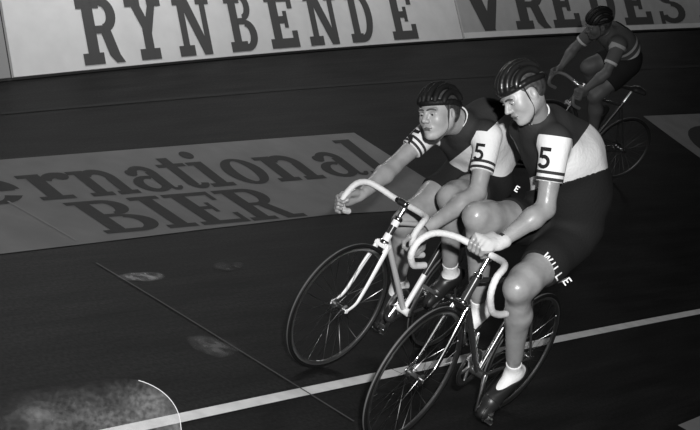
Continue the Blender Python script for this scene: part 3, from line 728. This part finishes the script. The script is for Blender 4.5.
    # --- eyes, brows, lips, hair
    if cfg.get('facebits', True):
        for y in (-1, 1):
            mb = MB(); prof = [(.0125 * math.sin(t), .0125 * math.cos(t)) for t in np.linspace(0, PI, 12)]; c = HW(.0780, y * .031, .001); mb.lathe(prof, c, H[:, 0], n=18)
            e = mb.build('eye', M['eye_white'], root)
            gz = nrm(H @ V(1, cfg.get('gaze', 0), -.08)); mb = MB(); mb.lathe([(0, .0131), (.0030, .0129), (.0058, .0117), (.0058, .011)], c, gz, n=16); mb.build('iris', M['iris'], e)
            # upper lid
            fl = Field(); 
            for k in range(5):
                a0 = -1 + k * .4; a1 = a0 + .4; q = lambda a_: HW(.0795 + .0125 * math.cos(a_ * .8), y * .031 + .0145 * math.sin(a_ * .9), .0068 - .003 * a_ * a_)
                fl.cap(q(a0), q(a1), .0032, k=.003)
            D, lo, ax = fl.grid(.0016, pad=.006); mesh_obj('eyelid', [nets(D, lo, .0016)], cfg['face'], root)
            fb = Field()
            for k in range(6):
                a0 = -1 + k / 3; a1 = a0 + 1 / 3; q = lambda a_: HW(.0985 - .012 * (a_ * .5 + .5) ** 2 , y * (.030 + .021 * a_), .0255 - .005 * a_ * a_)
                fb.cap(q(a0), q(a1), .0040, k=.003)
            D, lo, ax = fb.grid(.0018, pad=.006); mesh_obj('eyebrow', [nets(D, lo, .0018)], M['brow'], root)
        fl = Field(); fl.cap(HW(.0930, -.024, -.0640), HW(.0990, 0, -.0615), .0030, .0044, k=.003); fl.cap(HW(.0990, 0, -.0615), HW(.0930, .024, -.0640), .0044, .0030, k=.003); fl.cap(HW(.0945, -.015, -.0725), HW(.0945, .015, -.0725), .0056, k=.003)
        D, lo, ax = fl.grid(.0016, pad=.006); mesh_obj('lips', [nets(D, lo, .0016)], M['lip'], root)
    # hair cap below the helmet
    fh = Field(); fh.ell(HW(-.020, 0, .038), V(.106, .0815, .090) * hs, H, k=.01); fh.ell(HW(-.040, 0, .0), V(.080, .078, .075) * hs, H, k=.03)
    D, lo, ax = fh.grid(.004)
    Dc = cut(D.copy(), lo, .004, [(HW(.052, 0, .045), H @ nrm(V(.75, 0, -.55))), (HW(0, 0, -.052), H @ V(0, 0, -1)), (HW(.03, 0, .03), H @ nrm(V(.8, 0, -.45)))])
    for y in (-1, 1):   # leave the ears free
        n = Dc.shape; X = np.stack(np.meshgrid(*[lo[i] + np.arange(n[i]) * .004 for i in range(3)], indexing='ij'), -1); d = np.linalg.norm(X - HW(.000, y * .082, -.014), axis=-1) - .034; Dc = np.maximum(Dc, -d)
    mesh_obj('hair', [nets(Dc, lo, .004)], M['hair'], root)
    # --- padded helmet
    if cfg.get('helmet', True):
        hr = V(.112, .087, .099); hcn = V(-.020, 0, .038)
        def HS(x_ang, y_off, lift=0):   # longitudinal arc on the skull
            yy = y_off; k = math.sqrt(max(1 - yy * yy, .02)); return HW(hcn[0] + (hr[0] + lift) * k * math.cos(x_ang), (hr[1] + lift) * yy, hcn[2] + (hr[2] + lift) * k * math.sin(x_ang))
        fb = Field(); pts = []
        for k in range(29):
            a = 2 * PI * k / 28; ca, sa = math.cos(a), math.sin(a); zb = .014 + .004 * ca if ca > 0 else .014 + .030 * ca; kk = math.sqrt(1 - (zb / .12) ** 2)
            pts.append(HW(hcn[0] + (hr[0] - .005) * kk * ca, (hr[1] - .003) * kk * sa, hcn[2] + zb))
        for k in range(28): fb.cap(pts[k], pts[k + 1], .0115, k=.014)
        D, lo, ax = fb.grid(.003); hm = mesh_obj('padded_helmet', [nets(D, lo, .003)], cfg.get('hmat', M['helmet']), root)
        for y in (-.80, -.48, -.16, .16, .48, .80):
            fs_ = Field(); A = np.linspace(.30, 2.75, 15)
            for k in range(14): fs_.cap(HS(A[k], y, .005), HS(A[k + 1], y, .005), .0125, k=.010)
            D, lo, ax = fs_.grid(.0035); mesh_obj('padded_strip', [nets(D, lo, .0035)], cfg.get('hmat', M['helmet']), hm)
        mb = MB(); A = np.linspace(.5, PI - .5, 12); mb.tube([HS(1.7, math.cos(t), .006) for t in A], [(.014, .006)] * 12, n=8); mb.build('cross_strap', M['helmet'], hm)
        for y in (-1, 1):
            mb = MB(); mb.tube(bez([HW(.022, y * .083, .04), HW(.020, y * .074, -.02), HW(.022, y * .062, -.075), HW(.042, y * .03, -.118), HW(.05, 0, -.124)], 6), [(.006, .0018)] * 25, n=8, flat=H[:, 0]); mb.build('chin_strap', M['strap'], hm)
    # --- jersey
    Jf = Field(); trunk(Jf, .008)
    cuts = []
    D, lo, ax = Jf.grid(vx, box=B.bounds()); W0 = lo.copy()
    hip = lerp(pel, shc, .0)
    wp = cfg.get('wpl', (pel + spine * .02, -spine)); D = cut(D, lo, vx, [wp])
    hd = nrm(J['head'] - nb); D = cut(D, lo, vx, [(lerp(nb, J['head'], .22), nrm(hd + spine * .4))])
    if cfg.get('extra'): pass
    jparts_D = D
    for q in 'LR':
        A = Field(); arm_u(A, q, .012 , k=.03); a, b = J['s' + q], J['e' + q]; u = nrm(b - a)
        D2, lo2, _ = A.grid(vx, box=(W0 + .02 , B.bounds()[1]))
        A2 = Field(); A2.p = A.p; D2 = np.full(jparts_D.shape, 1., np.float32)
        X = [W0[i] + np.arange(D2.shape[i]) * vx for i in range(3)]
        bl = np.minimum(a, b) - .12; bh = np.maximum(a, b) + .12; i0 = np.clip(((bl - W0) / vx).astype(int), 0, None); i1 = np.minimum(((bh - W0) / vx).astype(int) + 1, D2.shape); sl = tuple(slice(x, y) for x, y in zip(i0, i1))
        P = np.stack(np.meshgrid(*[X[i][sl[i]] for i in range(3)], indexing='ij'), -1)
        d = np.minimum(*[Field.dist(p_, P) for p_ in A.p]); 
        ce = a + u * cfg['cuff'] ; d = np.maximum(d, (P - ce) @ u); D2[sl] = d
        h = np.maximum(.03 - np.abs(jparts_D - D2), 0) / .03; jparts_D = np.minimum(jparts_D, D2) - h * h * .03 / 4
        # keep cuff crisp
        dd = np.full(D2.shape, -1., np.float32); dd[sl] = np.where(np.linalg.norm(np.cross(P - a, u), axis=-1) < .085, (P - ce) @ u, -1.); dd[sl] = np.where(((P - a) @ u) < cfg['cuff'] * .6, -1., dd[sl]); jparts_D = np.maximum(jparts_D, dd)
    def zone(P): return ((P - pel) @ spine) / np.linalg.norm(nb - pel)
    trf = Field(); trunk(trf, .008)
    def _sl(P, mode):
        r = np.full(len(P), -1.); dt = np.min(np.stack([Field.dist(p_, P) for p_ in trf.p]), 0)
        for q in 'LR':
            A = Field(); arm_u(A, q, .012); a, b = J['s' + q], J['e' + q]; u = nrm(b - a); t = (P - a) @ u; da = np.min(np.stack([Field.dist(p_, P) for p_ in A.p]), 0)
            if mode == 'w': r = np.maximum(r, np.where(da < .06, np.minimum(t - cfg.get('slv0', .0), (dt - da) * 1.0 + .012), -1.))
            else: ok = (t > .08) & (da < .02) & (dt > da - .005); r[ok] = t[ok]
        return r
    def slv(P): return _sl(P, 's')
    def slw(P): return _sl(P, 'w')
    def zz(P): return (P - shc) @ cfg['zdir'] if 'zdir' in cfg else zone(P)
    jer = mesh_obj('jersey', [nets(jparts_D, W0, vx)], cfg['jmat'], root, attrs={'zone': zz, 'slv': slv, 'slw': slw})
    # collar
    if cfg.get('collar', True):
        c = lerp(nb, J['head'], .20) ; n_ = nrm(hd + spine * .4); a = nrm(np.cross(n_, V(0, 1, 0))); b = np.cross(n_, a); mb = MB(); pts = []
        prim = Field(); trunk(prim, .008)
        for k in range(33):
            t = 2 * PI * k / 32; d = a * math.cos(t) + b * math.sin(t); r = .02
            for _ in range(60):
                if min(Field.dist(p_, (c + d * r)[None])[0] for p_ in prim.p) > -.001: break
                r += .002
            pts.append(c + d * min(r + .002, .085))
        for i in range(3): pts = [(pts[k - 1] + pts[k] * 2 + pts[(k + 1) % 32]) / 4 for k in range(32)]
        pts.append(pts[0]); mb.tube(pts, .0042, n=8, cap=False); mb.build('collar', cfg.get('collarmat', M['white_cloth']), jer)
    # --- shorts
    Sf = Field(); 
    for w_ in (-1, 1): Sf.cap(pel + latp * .065 * w_, lerp(pel, shc, cfg.get('swaist', .25)) + back * hump * .7 + latp * .05 * w_, .105 + .011, .098 + .006, k=.06)
    Sf.cap(pel + latp * -.06, pel + latp * .06, .112, k=.05)
    if 'wpl' in cfg: trunk(Sf, .010)
    for g in cfg.get('sextra', []): Sf.cap(V(*g[0]), V(*g[1]), g[2], g[3], k=.06)
    for q in 'LR': thigh(Sf, q, .011)
    D, lo, ax = Sf.grid(vx); X = [lo[i] + np.arange(D.shape[i]) * vx for i in range(3)]
    P = np.stack(np.meshgrid(*X, indexing='ij'), -1)
    for q in 'LR':
        a, b = J['h' + q], J['k' + q]; u = nrm(b - a); L = np.linalg.norm(b - a) * cfg['hem' + q]; cp = a + u * L
        rad = np.linalg.norm(np.cross(P - a, u), axis=-1); t = (P - a) @ u; D = np.maximum(D, np.where((rad < .125) & (t > L - .1), t - L, -1.))
    if 'wpl' in cfg: D = cut(D, lo, vx, [(wp[0] - wp[1] * .008, -wp[1])])
    sh = mesh_obj('shorts', [nets(D, lo, vx)], cfg.get('shortmat', M['black_wool']), root)
    # --- socks, shoes
    for q in 'LR':
        f = Field(); shin(f, q, .004); foot(f, q, .003); a, b = J['k' + q], J['a' + q]; u = nrm(b - a); D, lo, ax = f.grid(.005)
        D = cut(D, lo, .005, [(b - u * cfg.get('sock', .065), -u)]); mesh_obj('sock', [nets(D, lo, .005)], cfg.get('sockmat', M['sock']), root)
        f = Field(); sole, heel, d = foot(f, q, .010); D, lo, ax = f.grid(.005)
        a = J['a' + q]; kn_ = nrm(J['k' + q] - a); D = cut(D, lo, .005, [(a - kn_ * cfg.get('shoe' + q, .015), kn_)]); shoe = mesh_obj('cycling_shoe', [nets(D, lo, .005)], M['shoe'], root)
        t = J['t' + q]; lt = nrm(np.cross(d, sole)); Rm = np.stack([d, lt, sole], 1)
        mb = MB(); mb.box(t + sole * .040 - d * .02, (.19, .062, .008), Rm, bev=.003); mb.build('sole', M['sole'], shoe)
        mb = MB(); loop = [t + sole * .040 + d * .07, t + d * .098 + sole * .02, t + d * .085 - sole * .022, t + d * .03 - sole * .038]
        for y in (-.018, .018): mb.tube(bez([p + lt * y for p in loop], 5), (.0022), n=6)
        mb.build('toe_clip', M['chrome'], shoe)
        mb = MB(); pts = []
        for k in range(17): th = 2 * PI * k / 16; pts.append(t - d * .005 + lt * .047 * math.cos(th) + sole * (.006 + .045 * math.sin(th)))
        mb.tube(pts, [(.008, .0015)] * 17, n=6, flat=d); mb.build('toe_strap', M['strap'], shoe)
    return root, body, jer, sh, J

def bvh_of(o):
    me = o.data; return BVHTree.FromPolygons([v.co.copy() for v in me.vertices], [tuple(p.vertices) for p in me.polygons])
def decal(name, glyphs, targ, c, xd, yd, size, m, parent, lift=.002, far=.35, n=None):
    """letters laid on cloth: cast each point along the cloth's inward direction"""
    bv = bvh_of(targ); c = np.array(c, float); out = []
    if n is not None: n = nrm(n); xd = np.array(xd) - n * (n @ xd)
    xd = nrm(xd); yd = nrm(yd - xd * (yd @ xd)); n = np.cross(xd, yd)
    for patches, x0, w, h in glyphs:
        mb = MB(); ok = True
        for pts, nu, nv in patches:
            vs = []
            for p in pts:
                q = c + xd * (x0 + p[0] * w) * size + yd * p[1] * h * size
                hit = bv.ray_cast(Vector(q + n * far), Vector(-n), far * 2)
                if hit[0] is None: vs.append(q); continue
                vs.append(np.array(hit[0]) + n * lift)
            mb.add(vs, [(i * (nv + 1) + j, (i + 1) * (nv + 1) + j, (i + 1) * (nv + 1) + j + 1, i * (nv + 1) + j + 1) for i in range(nu) for j in range(nv)])
        out.append(mb.build(name, m, parent, smooth=False))
    return out
def fine(pl, k=3):
    """resample quad patches more finely for wrapping"""
    res = []
    for pts, nu, nv in pl:
        g = np.array(pts).reshape(nu + 1, nv + 1, 2); U = np.linspace(0, nu, nu * k + 1); Vv = np.linspace(0, nv, nv * k + 1); o = []
        for u in U:
            i = min(int(u), nu - 1); fu = u - i
            for v in Vv:
                j = min(int(v), nv - 1); fv = v - j
                o.append(g[i, j] * (1 - fu) * (1 - fv) + g[i + 1, j] * fu * (1 - fv) + g[i + 1, j + 1] * fu * fv + g[i, j + 1] * (1 - fu) * fv)
        res.append((o, nu * k, nv * k))
    return res
FIVE = [rect(.08, .82, .94, 1.0), rect(.08, .48, .34, .95), ring(.46, .32, .50, .33, .26, .18, -155, 125, 18)]
def WL(c):
    w = .17
    if c == 'W': return [quad((.18, 0), (.34, 0), (.16, 1), (0, 1)), quad((.18, 0), (.34, 0), (.56, .9), (.44, .9)), quad((.66, 0), (.82, 0), (.56, .9), (.44, .9)), quad((.66, 0), (.82, 0), (1, 1), (.84, 1))]
    if c == 'I': return [rect(.36, 0, .64, 1)]
    if c == 'L': return [rect(.1, 0, .32, 1), rect(.1, 0, .95, .17)]
    if c == 'E': return [rect(.1, 0, .32, 1), rect(.1, 0, .95, .16), rect(.1, .84, .95, 1), rect(.1, .42, .8, .58)]
    if c == 'M': return [rect(0, 0, .17, 1), rect(.83, 0, 1, 1), quad((.42, 0), (.58, 0), (.17, 1), (0, 1)), quad((.42, 0), (.58, 0), (1, 1), (.83, 1))]

# rider-frame image directions (camera right / up / towards the camera), in each bicycle's own frame
def cam_dirs(mw):
    Rc = np.array([[0.9923559594978228, 0.12286382345355601, -0.011581473806426726], [0, -0.0938466712833868, -0.9955866623699958], [-0.12340846668343103, 0.9879763575994122, -0.093129303527102]])
    A = np.array(mw.to_3x3()); return A.T @ Rc[:, 0], A.T @ Rc[:, 1], A.T @ Rc[:, 2]

BIKE1 = make_bike(MW1, 'white framed track bicycle in front at left, ridden by the cyclist looking ahead', dict(
    frame=M['white_enamel'], dtmat=M['grey_enamel'], headmat=M['dark_enamel'], split=.40, fork=M['white_enamel'], crownmat=M['white_enamel'], tyre=M['tyre'], steer=-.063,
    clamp=(.407, 0, .889), quill=.075, saddle=(-.19, 0, .95), crank=math.atan2(.165, .02), ped=(-.7, -.9), bare=5,
    barR=[(.412, -.07, .892), (.440, -.14, .905), (.485, -.185, .912), (.545, -.203, .890), (.592, -.205, .825), (.585, -.206, .780), (.55, -.206, .752), (.51, -.206, .745)],
    barL=[(.412, .07, .892), (.430, .14, .895), (.468, .185, .898), (.515, .203, .880), (.545, .205, .820), (.52, .206, .755), (.47, .206, .72), (.40, .206, .715)]))
BIKE2 = make_bike(MW2, 'dark framed track bicycle nearest the camera with white taped drop handlebar', dict(
    frame=M['dark_enamel'], stmat=M['chrome'], fork=M['chrome'], crownmat=M['chrome'], tyre=M['tyre'], steer=.016,
    clamp=(.440, 0, .925), quill=.11, saddle=(-.20, 0, .935), crank=math.atan2(-.167, -.01), ped=(-1.0, -.8), bare=4, stemmat=M['chrome'],
    barR=[(.445, -.07, .928), (.50, -.135, .935), (.575, -.180, .925), (.640, -.198, .880), (.648, -.203, .815), (.60, -.205, .765), (.55, -.206, .757), (.50, -.206, .757)],
    barL=[(.445, .07, .928), (.50, .135, .940), (.575, .180, .940), (.640, .196, .905), (.640, .202, .835), (.575, .204, .76), (.50, .205, .735), (.435, .206, .733)]))
BIKE3 = make_bike(MW3, 'dark bicycle of the farthest cyclist, high on the banking', dict(
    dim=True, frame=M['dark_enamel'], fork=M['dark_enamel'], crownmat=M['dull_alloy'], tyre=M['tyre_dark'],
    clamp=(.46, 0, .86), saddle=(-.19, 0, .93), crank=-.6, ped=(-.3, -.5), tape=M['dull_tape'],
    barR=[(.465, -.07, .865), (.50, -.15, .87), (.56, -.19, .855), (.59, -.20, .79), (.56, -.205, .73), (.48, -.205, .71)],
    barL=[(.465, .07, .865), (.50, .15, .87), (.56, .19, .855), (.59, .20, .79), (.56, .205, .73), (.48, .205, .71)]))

r1, u1, c1 = cam_dirs(MW1); r2, u2, c2 = cam_dirs(MW2); r3, u3, c3 = cam_dirs(MW3)
DARK = .027; WH = .66
def jersey_mat(name, z0, cuffL, lo=-9):
    return stripe_mat(name, [('zone', z0, 9, DARK), ('slw', 0, 9, WH), ('slv', cuffL - .047, cuffL - .033, DARK), ('slv', cuffL - .019, cuffL - .005, DARK)], WH)

J1 = dict(pel=(-.20, 0, 1.06), hL=(-.19, .085, 1.02), hR=(-.19, -.085, 1.02), nb=(.145, -.035, 1.325), sL=(.110, .128, 1.315), sR=(.065, -.20, 1.235),
          eL=(.195, .235, 1.060), wL=(.440, .185, .835), eR=(.262, -.225, .985), wR=(.475, -.195, .840), head=(.318, -.06, 1.336),
          hf=r1 * -.66 + u1 * -.13 + c1 * .74, hu=u1 + r1 * .02,
          kL=(.235, .13, .985), aL=(-.065, .14, .553), tL=(-.012, .13, .455), kR=(.165, -.10, .735), aR=(-.075, -.125, .330), tR=(-.03, -.12, .185))
J2 = dict(pel=(-.24, -.01, 1.07), hL=(-.18, .085, 1.00), hR=(-.18, -.10, 1.00), nb=(.165, -.14, 1.500), sL=(.205, .0, 1.448), sR=(-.01, -.27, 1.41),
          eL=(.215, .085, 1.165), wL=(.385, .032, .985), eR=(-.33, -.28, 1.22), wR=(-.42, -.14, 1.13), head=(.350, -.160, 1.588),
          hf=r2 * -.80 + u2 * -.60 + c2 * .30, hu=u2 + r2 * .0,
          kL=(.235, .12, .800), aL=(-.115, .12, .330), tL=(-.015, .115, .180), kR=(.30, -.165, 1.015), aR=(.005, -.115, .545), tR=(.045, -.115, .460))
def go_rider1():
    cfg = dict(skin=M['skin'], face=M['face_skin'], cuff=.185, jmat=jersey_mat('dark_and_white_jersey', -.08, .185), hemL=.50, hemR=.45, sock=.085, gaze=.1, hmat=M['dull_helmet'], shoeL=-.01, zdir=(u1 * .75 - r1 * .66), extra=[((-.25, .01, 1.215), (-.05, .0, 1.345), .12, .12)],
               handL=('grip', (.525, .206, .757), (-.9, 0, -.45), (.3, .6, .8)), handR=('grip', (.583, -.206, .780), (-.35, 0, -.93), (.2, -.6, .4)), group='cyclists in the race')
    return make_rider(MW1, 'person with pale face looking ahead, hands on the white bicycle, white sleeves numbered 5', J1, cfg)
def go_rider2():
    cfg = dict(skin=M['skin'], face=M['face_skin'], cuff=.178, zdir=(-.68 * r2 + .73 * u2), waist=.15, swaist=.5, slv0=-.02, jmat=jersey_mat('dark_and_white_racing_jersey', -.13, .178), hs=.92, wpl=(V(-.2, 0, 1.29), -(u2 * .96 - r2 * .29)), sextra=[((-.27, -.02, 1.12), (-.26, -.03, 1.25), .13, .138)], hemL=.61, hemR=.52, sock=.07, shoeR=.05, extra=[((-.29, -.02, 1.24), (-.18, -.06, 1.38), .125, .13), ((-.14, -.10, 1.41), (.02, -.14, 1.455), .12, .11), ((-.22, .05, 1.22), (-.08, .0, 1.38), .11, .10)],
               handL=('grip', (.443, -.025, .928), (0, -1, 0), (.2, .3, 1)), handR=('open', (-.2, .9, .2), (.6, 0, -.5)), group='cyclists in the race')
    return make_rider(MW2, 'person nearest the camera in padded helmet looking down, one hand on the handlebar', J2, cfg)

R1 = go_rider1(); R2 = go_rider2()
# numbers and wording on the kit
def sleeve_number(R, side, pos, r_, u_, c_, size, shift=0, m=M['ink']):
    J = R[4]; a, b = J['s' + side], J['e' + side]; down = nrm(b - a); c = a + down * pos - r_ * shift
    yd = -down; yd = nrm(yd - c_ * (yd @ c_)); xd = np.cross(yd, c_)
    decal('sleeve_number', [(fine(FIVE, 2), -.32, .64, 1.0)], R[2], c - yd * size * .5, xd, yd, size, m, R[2])
sleeve_number(R1, 'L', .085, r1, u1, nrm(c1 - r1 * .3), .085, .022); sleeve_number(R2, 'L', .075, r2, u2, nrm(c2 - r2 * .35), .092, .030); 
J = R1[4]; cc_ = nrm(c1 * .6 - r1 * .8); sleeve_number(R1, 'R', .10, r1, u1, cc_, .085)
def word(R, c, xd, yd, size, txt):
    g = []; x = 0
    for ch in txt:
        if ch == ' ': x += .5; continue
        w = .5 if ch == 'I' else (1.15 if ch in 'WM' else .72); g.append((fine(WL(ch), 2), x, w, 1.0)); x += w + .16
    decal('kit_letter', g, R[3], c, xd, yd, size, M['white_ink'], R[3], n=V(4.48, 1.97, 2.01) - c)
word(R2, V(.192, .15, .974), r2 * .58 - u2 * .80, r2 * .80 + u2 * .58, .037, 'WILLE')
word(R2, V(.193, -.10, 1.152) + u2 * .016 + r2 * .006, r2 * .8 - u2 * .45, u2 * .8 + r2 * .45, .028, 'E')
# glove and wrist band of the nearest rider
J = R2[4]; w, e = J['wL'], J['eL']
def clad_hand(R, cfgk, g, a, w, over, name, m, inf=.0022, keep=None):
    f = hand_field(V(*g), V(*a), w, V(*over)); f.cap(w, w + (w - V(*g)) * .15, .029, .030, k=.01); D, lo, ax = f.grid(.003, inflate=inf); D = cut(D, lo, .003, keep); return mesh_obj(name, [nets(D, lo, .003)], m, R[0])
g = V(.443, -.025, .928); e1 = nrm(w - g); clad_hand(R2, None, g, (0, -1, 0), w, (.2, .3, 1), 'glove', M['glove'], keep=[(g + nrm(c2) * -.004, -nrm(c2) * .0 - e1 * 1.0), (g + u2 * -.012, -u2)])
def band_on(R, side, t, rad, width, name, m):
    J = R[4]; e, w = J['e' + side], J['w' + side]; u = nrm(w - e); c = lerp(e, w, t); mb = MB(); mb.lathe([(rad - .003, -width / 2), (rad, -width / 2), (rad, width / 2), (rad - .003, width / 2)], c, u, n=24, closed=True); return mb.build(name, m, R[0])
band_on(R2, 'L', .94, .0315, .014, 'wristwatch', M['strap']); band_on(R1, 'L', 1.0, .0305, .012, 'wrist_band', M['strap'])

# third rider
J3 = dict(pel=(.11, 0, 1.22), hL=(.09, .085, 1.16), hR=(.09, -.085, 1.16), nb=(.42, 0, 1.37), sL=(.38, .185, 1.335), sR=(.38, -.185, 1.335),
          eL=(.44, .26, 1.09), wL=(.52, .215, .90), eR=(.44, -.26, 1.09), wR=(.52, -.215, .90), head=(.54, 0, 1.42),
          hf=(.80, -.1, -.65), hu=(.5, 0, 1), kL=(.30, .11, .82), aL=(.08, .12, .42), tL=(.14, .12, .28), kR=(.33, -.11, 1.0), aR=(-.06, -.12, .62), tR=(-.08, -.12, .46))
jm3 = stripe_mat('banded_jersey', [('zone', .1, .22, .42), ('zone', .36, .46, .40), ('slw', 0, 9, .08), ('slw', 0, .03, .30), ('slv', .155, 9, .45)], .07)
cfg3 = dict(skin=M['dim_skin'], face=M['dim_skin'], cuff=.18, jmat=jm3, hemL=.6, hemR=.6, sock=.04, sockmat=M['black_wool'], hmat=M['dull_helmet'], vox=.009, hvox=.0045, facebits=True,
            handL=('grip', (.575, .198, .83), (-.2, 0, -.98), (.3, .6, .5)), handR=('grip', (.575, -.198, .83), (-.2, 0, -.98), (.3, -.6, .5)), group='cyclists in the race', collar=False)
R3 = make_rider(MW3, 'person farthest back, bent low in a banded jersey, high on the banking', J3, cfg3)

# ------------------------------------------------------------------ scratched clear plastic screen, bottom left
def screen():
    m = bpy.data.materials.new('scratched_clear_plastic'); m.use_nodes = True; nt = m.node_tree; nt.nodes.clear(); out = nt.nodes.new('ShaderNodeOutputMaterial')
    tr = nt.nodes.new('ShaderNodeBsdfTransparent'); tr.inputs[0].default_value = (.95, .95, .95, 1)
    df = nt.nodes.new('ShaderNodeBsdfDiffuse'); df.inputs[0].default_value = (.30, .30, .30, 1)
    gl = nt.nodes.new('ShaderNodeBsdfGlossy'); gl.inputs['Roughness'].default_value = .15; gl.inputs[0].default_value = (.5, .5, .5, 1)
    tc = nt.nodes.new('ShaderNodeTexCoord')
    n = nt.nodes.new('ShaderNodeTexNoise'); n.inputs['Scale'].default_value = 9; n.inputs['Detail'].default_value = 10; n.inputs['Roughness'].default_value = .7
    n2 = nt.nodes.new('ShaderNodeTexNoise'); n2.inputs['Scale'].default_value = 120; n2.inputs['Detail'].default_value = 4
    nt.links.new(tc.outputs['Object'], n.inputs['Vector']); nt.links.new(tc.outputs['Object'], n2.inputs['Vector'])
    r = nt.nodes.new('ShaderNodeMapRange'); r.inputs['From Min'].default_value = .40; r.inputs['From Max'].default_value = .70; r.inputs['To Max'].default_value = .065; nt.links.new(n.outputs['Fac'], r.inputs['Value'])
    r2_ = nt.nodes.new('ShaderNodeMapRange'); r2_.inputs['From Min'].default_value = .35; r2_.inputs['From Max'].default_value = .65; r2_.inputs['To Min'].default_value = .4; r2_.inputs['To Max'].default_value = 1.3; nt.links.new(n2.outputs['Fac'], r2_.inputs['Value'])
    mu = nt.nodes.new('ShaderNodeMath'); mu.operation = 'MULTIPLY'; nt.links.new(r.outputs[0], mu.inputs[0]); nt.links.new(r2_.outputs[0], mu.inputs[1])
    sp = nt.nodes.new('ShaderNodeSeparateXYZ'); nt.links.new(tc.outputs['Object'], sp.inputs[0])
    fx = nt.nodes.new('ShaderNodeMapRange'); fx.inputs['From Min'].default_value = -.70; fx.inputs['From Max'].default_value = -.50; nt.links.new(sp.outputs['X'], fx.inputs['Value'])
    fz = nt.nodes.new('ShaderNodeMapRange'); fz.inputs['From Min'].default_value = CAMZ - .057; fz.inputs['From Max'].default_value = CAMZ - .10; nt.links.new(sp.outputs['Z'], fz.inputs['Value'])
    m3 = nt.nodes.new('ShaderNodeMath'); m3.operation = 'MULTIPLY'; nt.links.new(fx.outputs[0], m3.inputs[0]); nt.links.new(fz.outputs[0], m3.inputs[1])
    m4 = nt.nodes.new('ShaderNodeMath'); m4.operation = 'MULTIPLY'; nt.links.new(mu.outputs[0], m4.inputs[0]); nt.links.new(m3.outputs[0], m4.inputs[1]); mu = m4
    mx = nt.nodes.new('ShaderNodeMixShader'); nt.links.new(mu.outputs[0], mx.inputs[0]); nt.links.new(tr.outputs[0], mx.inputs[1]); nt.links.new(df.outputs[0], mx.inputs[2])
    mx2 = nt.nodes.new('ShaderNodeMixShader'); mx2.inputs[0].default_value = .012; nt.links.new(mx.outputs[0], mx2.inputs[1]); nt.links.new(gl.outputs[0], mx2.inputs[2]); nt.links.new(mx2.outputs[0], out.inputs[0])
    Y = 2.0; xr, zt = -.332, CAMZ - .056
    pts = []
    rx, rz = .13, .085
    for k in range(20):
        a = PI / 2 * k / 19; pts.append((xr - rx + rx * math.sin(a), zt - rz + rz * math.cos(a) - .012 * (1 - math.cos(a))))
    x0, z0 = xr - .9, 0.0
    pts = [(x0, zt - .06)] + [(xr - .5, zt - .022), (xr - .32, zt - .006)] + pts + [(xr + .004, z0), (x0, z0)]
    yb = lambda x: Y
    mb = MB(); n_ = len(pts); vs = [(x, yb(x), z) for x, z in pts] + [(x, yb(x) + .004, z) for x, z in pts]
    mb.add(vs, [tuple(range(n_)), tuple(range(2 * n_ - 1, n_ - 1, -1))] + [(i, i + n_, (i + 1) % n_ + n_, (i + 1) % n_) for i in range(n_)])
    o = mb.build('plastic_windscreen', m, smooth=False)
    tag(o, 'clear scratched plastic screen with rounded corner at the bottom left, near the camera', 'plastic screen')
    mb = MB(); mb.tube([(x, yb(x) + .002, z) for x, z in pts[9:-1]], .0008, n=6); mb.build('polished_edge', mat('polished_plastic_edge', .15, .3), o)
    mb = MB(); mb.box((xr - .45, Y + -.05, .015), (.95, .08, .03), bev=.004); mb.build('base_rail', M['black'], o)
screen()

# ------------------------------------------------------------------ light, world, camera
w = bpy.data.worlds.new('hall_dark'); scn.world = w; w.use_nodes = True
w.node_tree.nodes['Background'].inputs[0].default_value = (1, 1, 1, 1); w.node_tree.nodes['Background'].inputs[1].default_value = .008
def light(kind, loc, energy, target=None, **k):
    L = bpy.data.lights.new('lamp', kind); L.energy = energy
    for a, v in k.items(): setattr(L, a, v)
    o = bpy.data.objects.new('lamp', L); COL.objects.link(o); o.location = loc
    if target is not None: o.rotation_euler = (Vector(target) - Vector(loc)).to_track_quat('-Z', 'Y').to_euler()
    return o
light('SPOT', (.28, -.05, CAMZ + .28), 1500, (.5, 5, 1.6), spot_size=math.radians(95), spot_blend=.6, shadow_soft_size=.05)
# hall lamps hung above the top of the banking
for t in (1.5, 5.0, 9.0, 13.5):
    p = fence(t, .6); e = fence(t, 3.2); inw = nrm(S(t, 2.0) - S(t, 4.1)); q = e + V(inw[0], inw[1], 0) * 1.6
    light('AREA', tuple(q), {1.5: 76, 5.0: 54, 9.0: 28, 13.5: 18}[t], tuple(p + V(0, 0, -.2)), shape='RECTANGLE', size=2.5, size_y=.3)
cam = bpy.data.cameras.new('camera'); co = bpy.data.objects.new('camera', cam); COL.objects.link(co)
Rc = [[0.9923559594978228, 0.12286382345355601, -0.011581473806426726], [0, -0.0938466712833868, -0.9955866623699958], [-0.12340846668343103, 0.9879763575994122, -0.093129303527102]]
co.matrix_world = M4(Rc, (0, 0, CAMZ)); cam.sensor_width = 36; cam.sensor_fit = 'HORIZONTAL'; cam.lens = 36 * 1078.62 / 700; cam.clip_start = .05; cam.clip_end = 200
scn.camera = co
vs_ = scn.view_settings; vs_.view_transform = 'Standard'; vs_.look = 'None'; vs_.gamma = 1; vs_.exposure = 0; vs_.use_curve_mapping = False
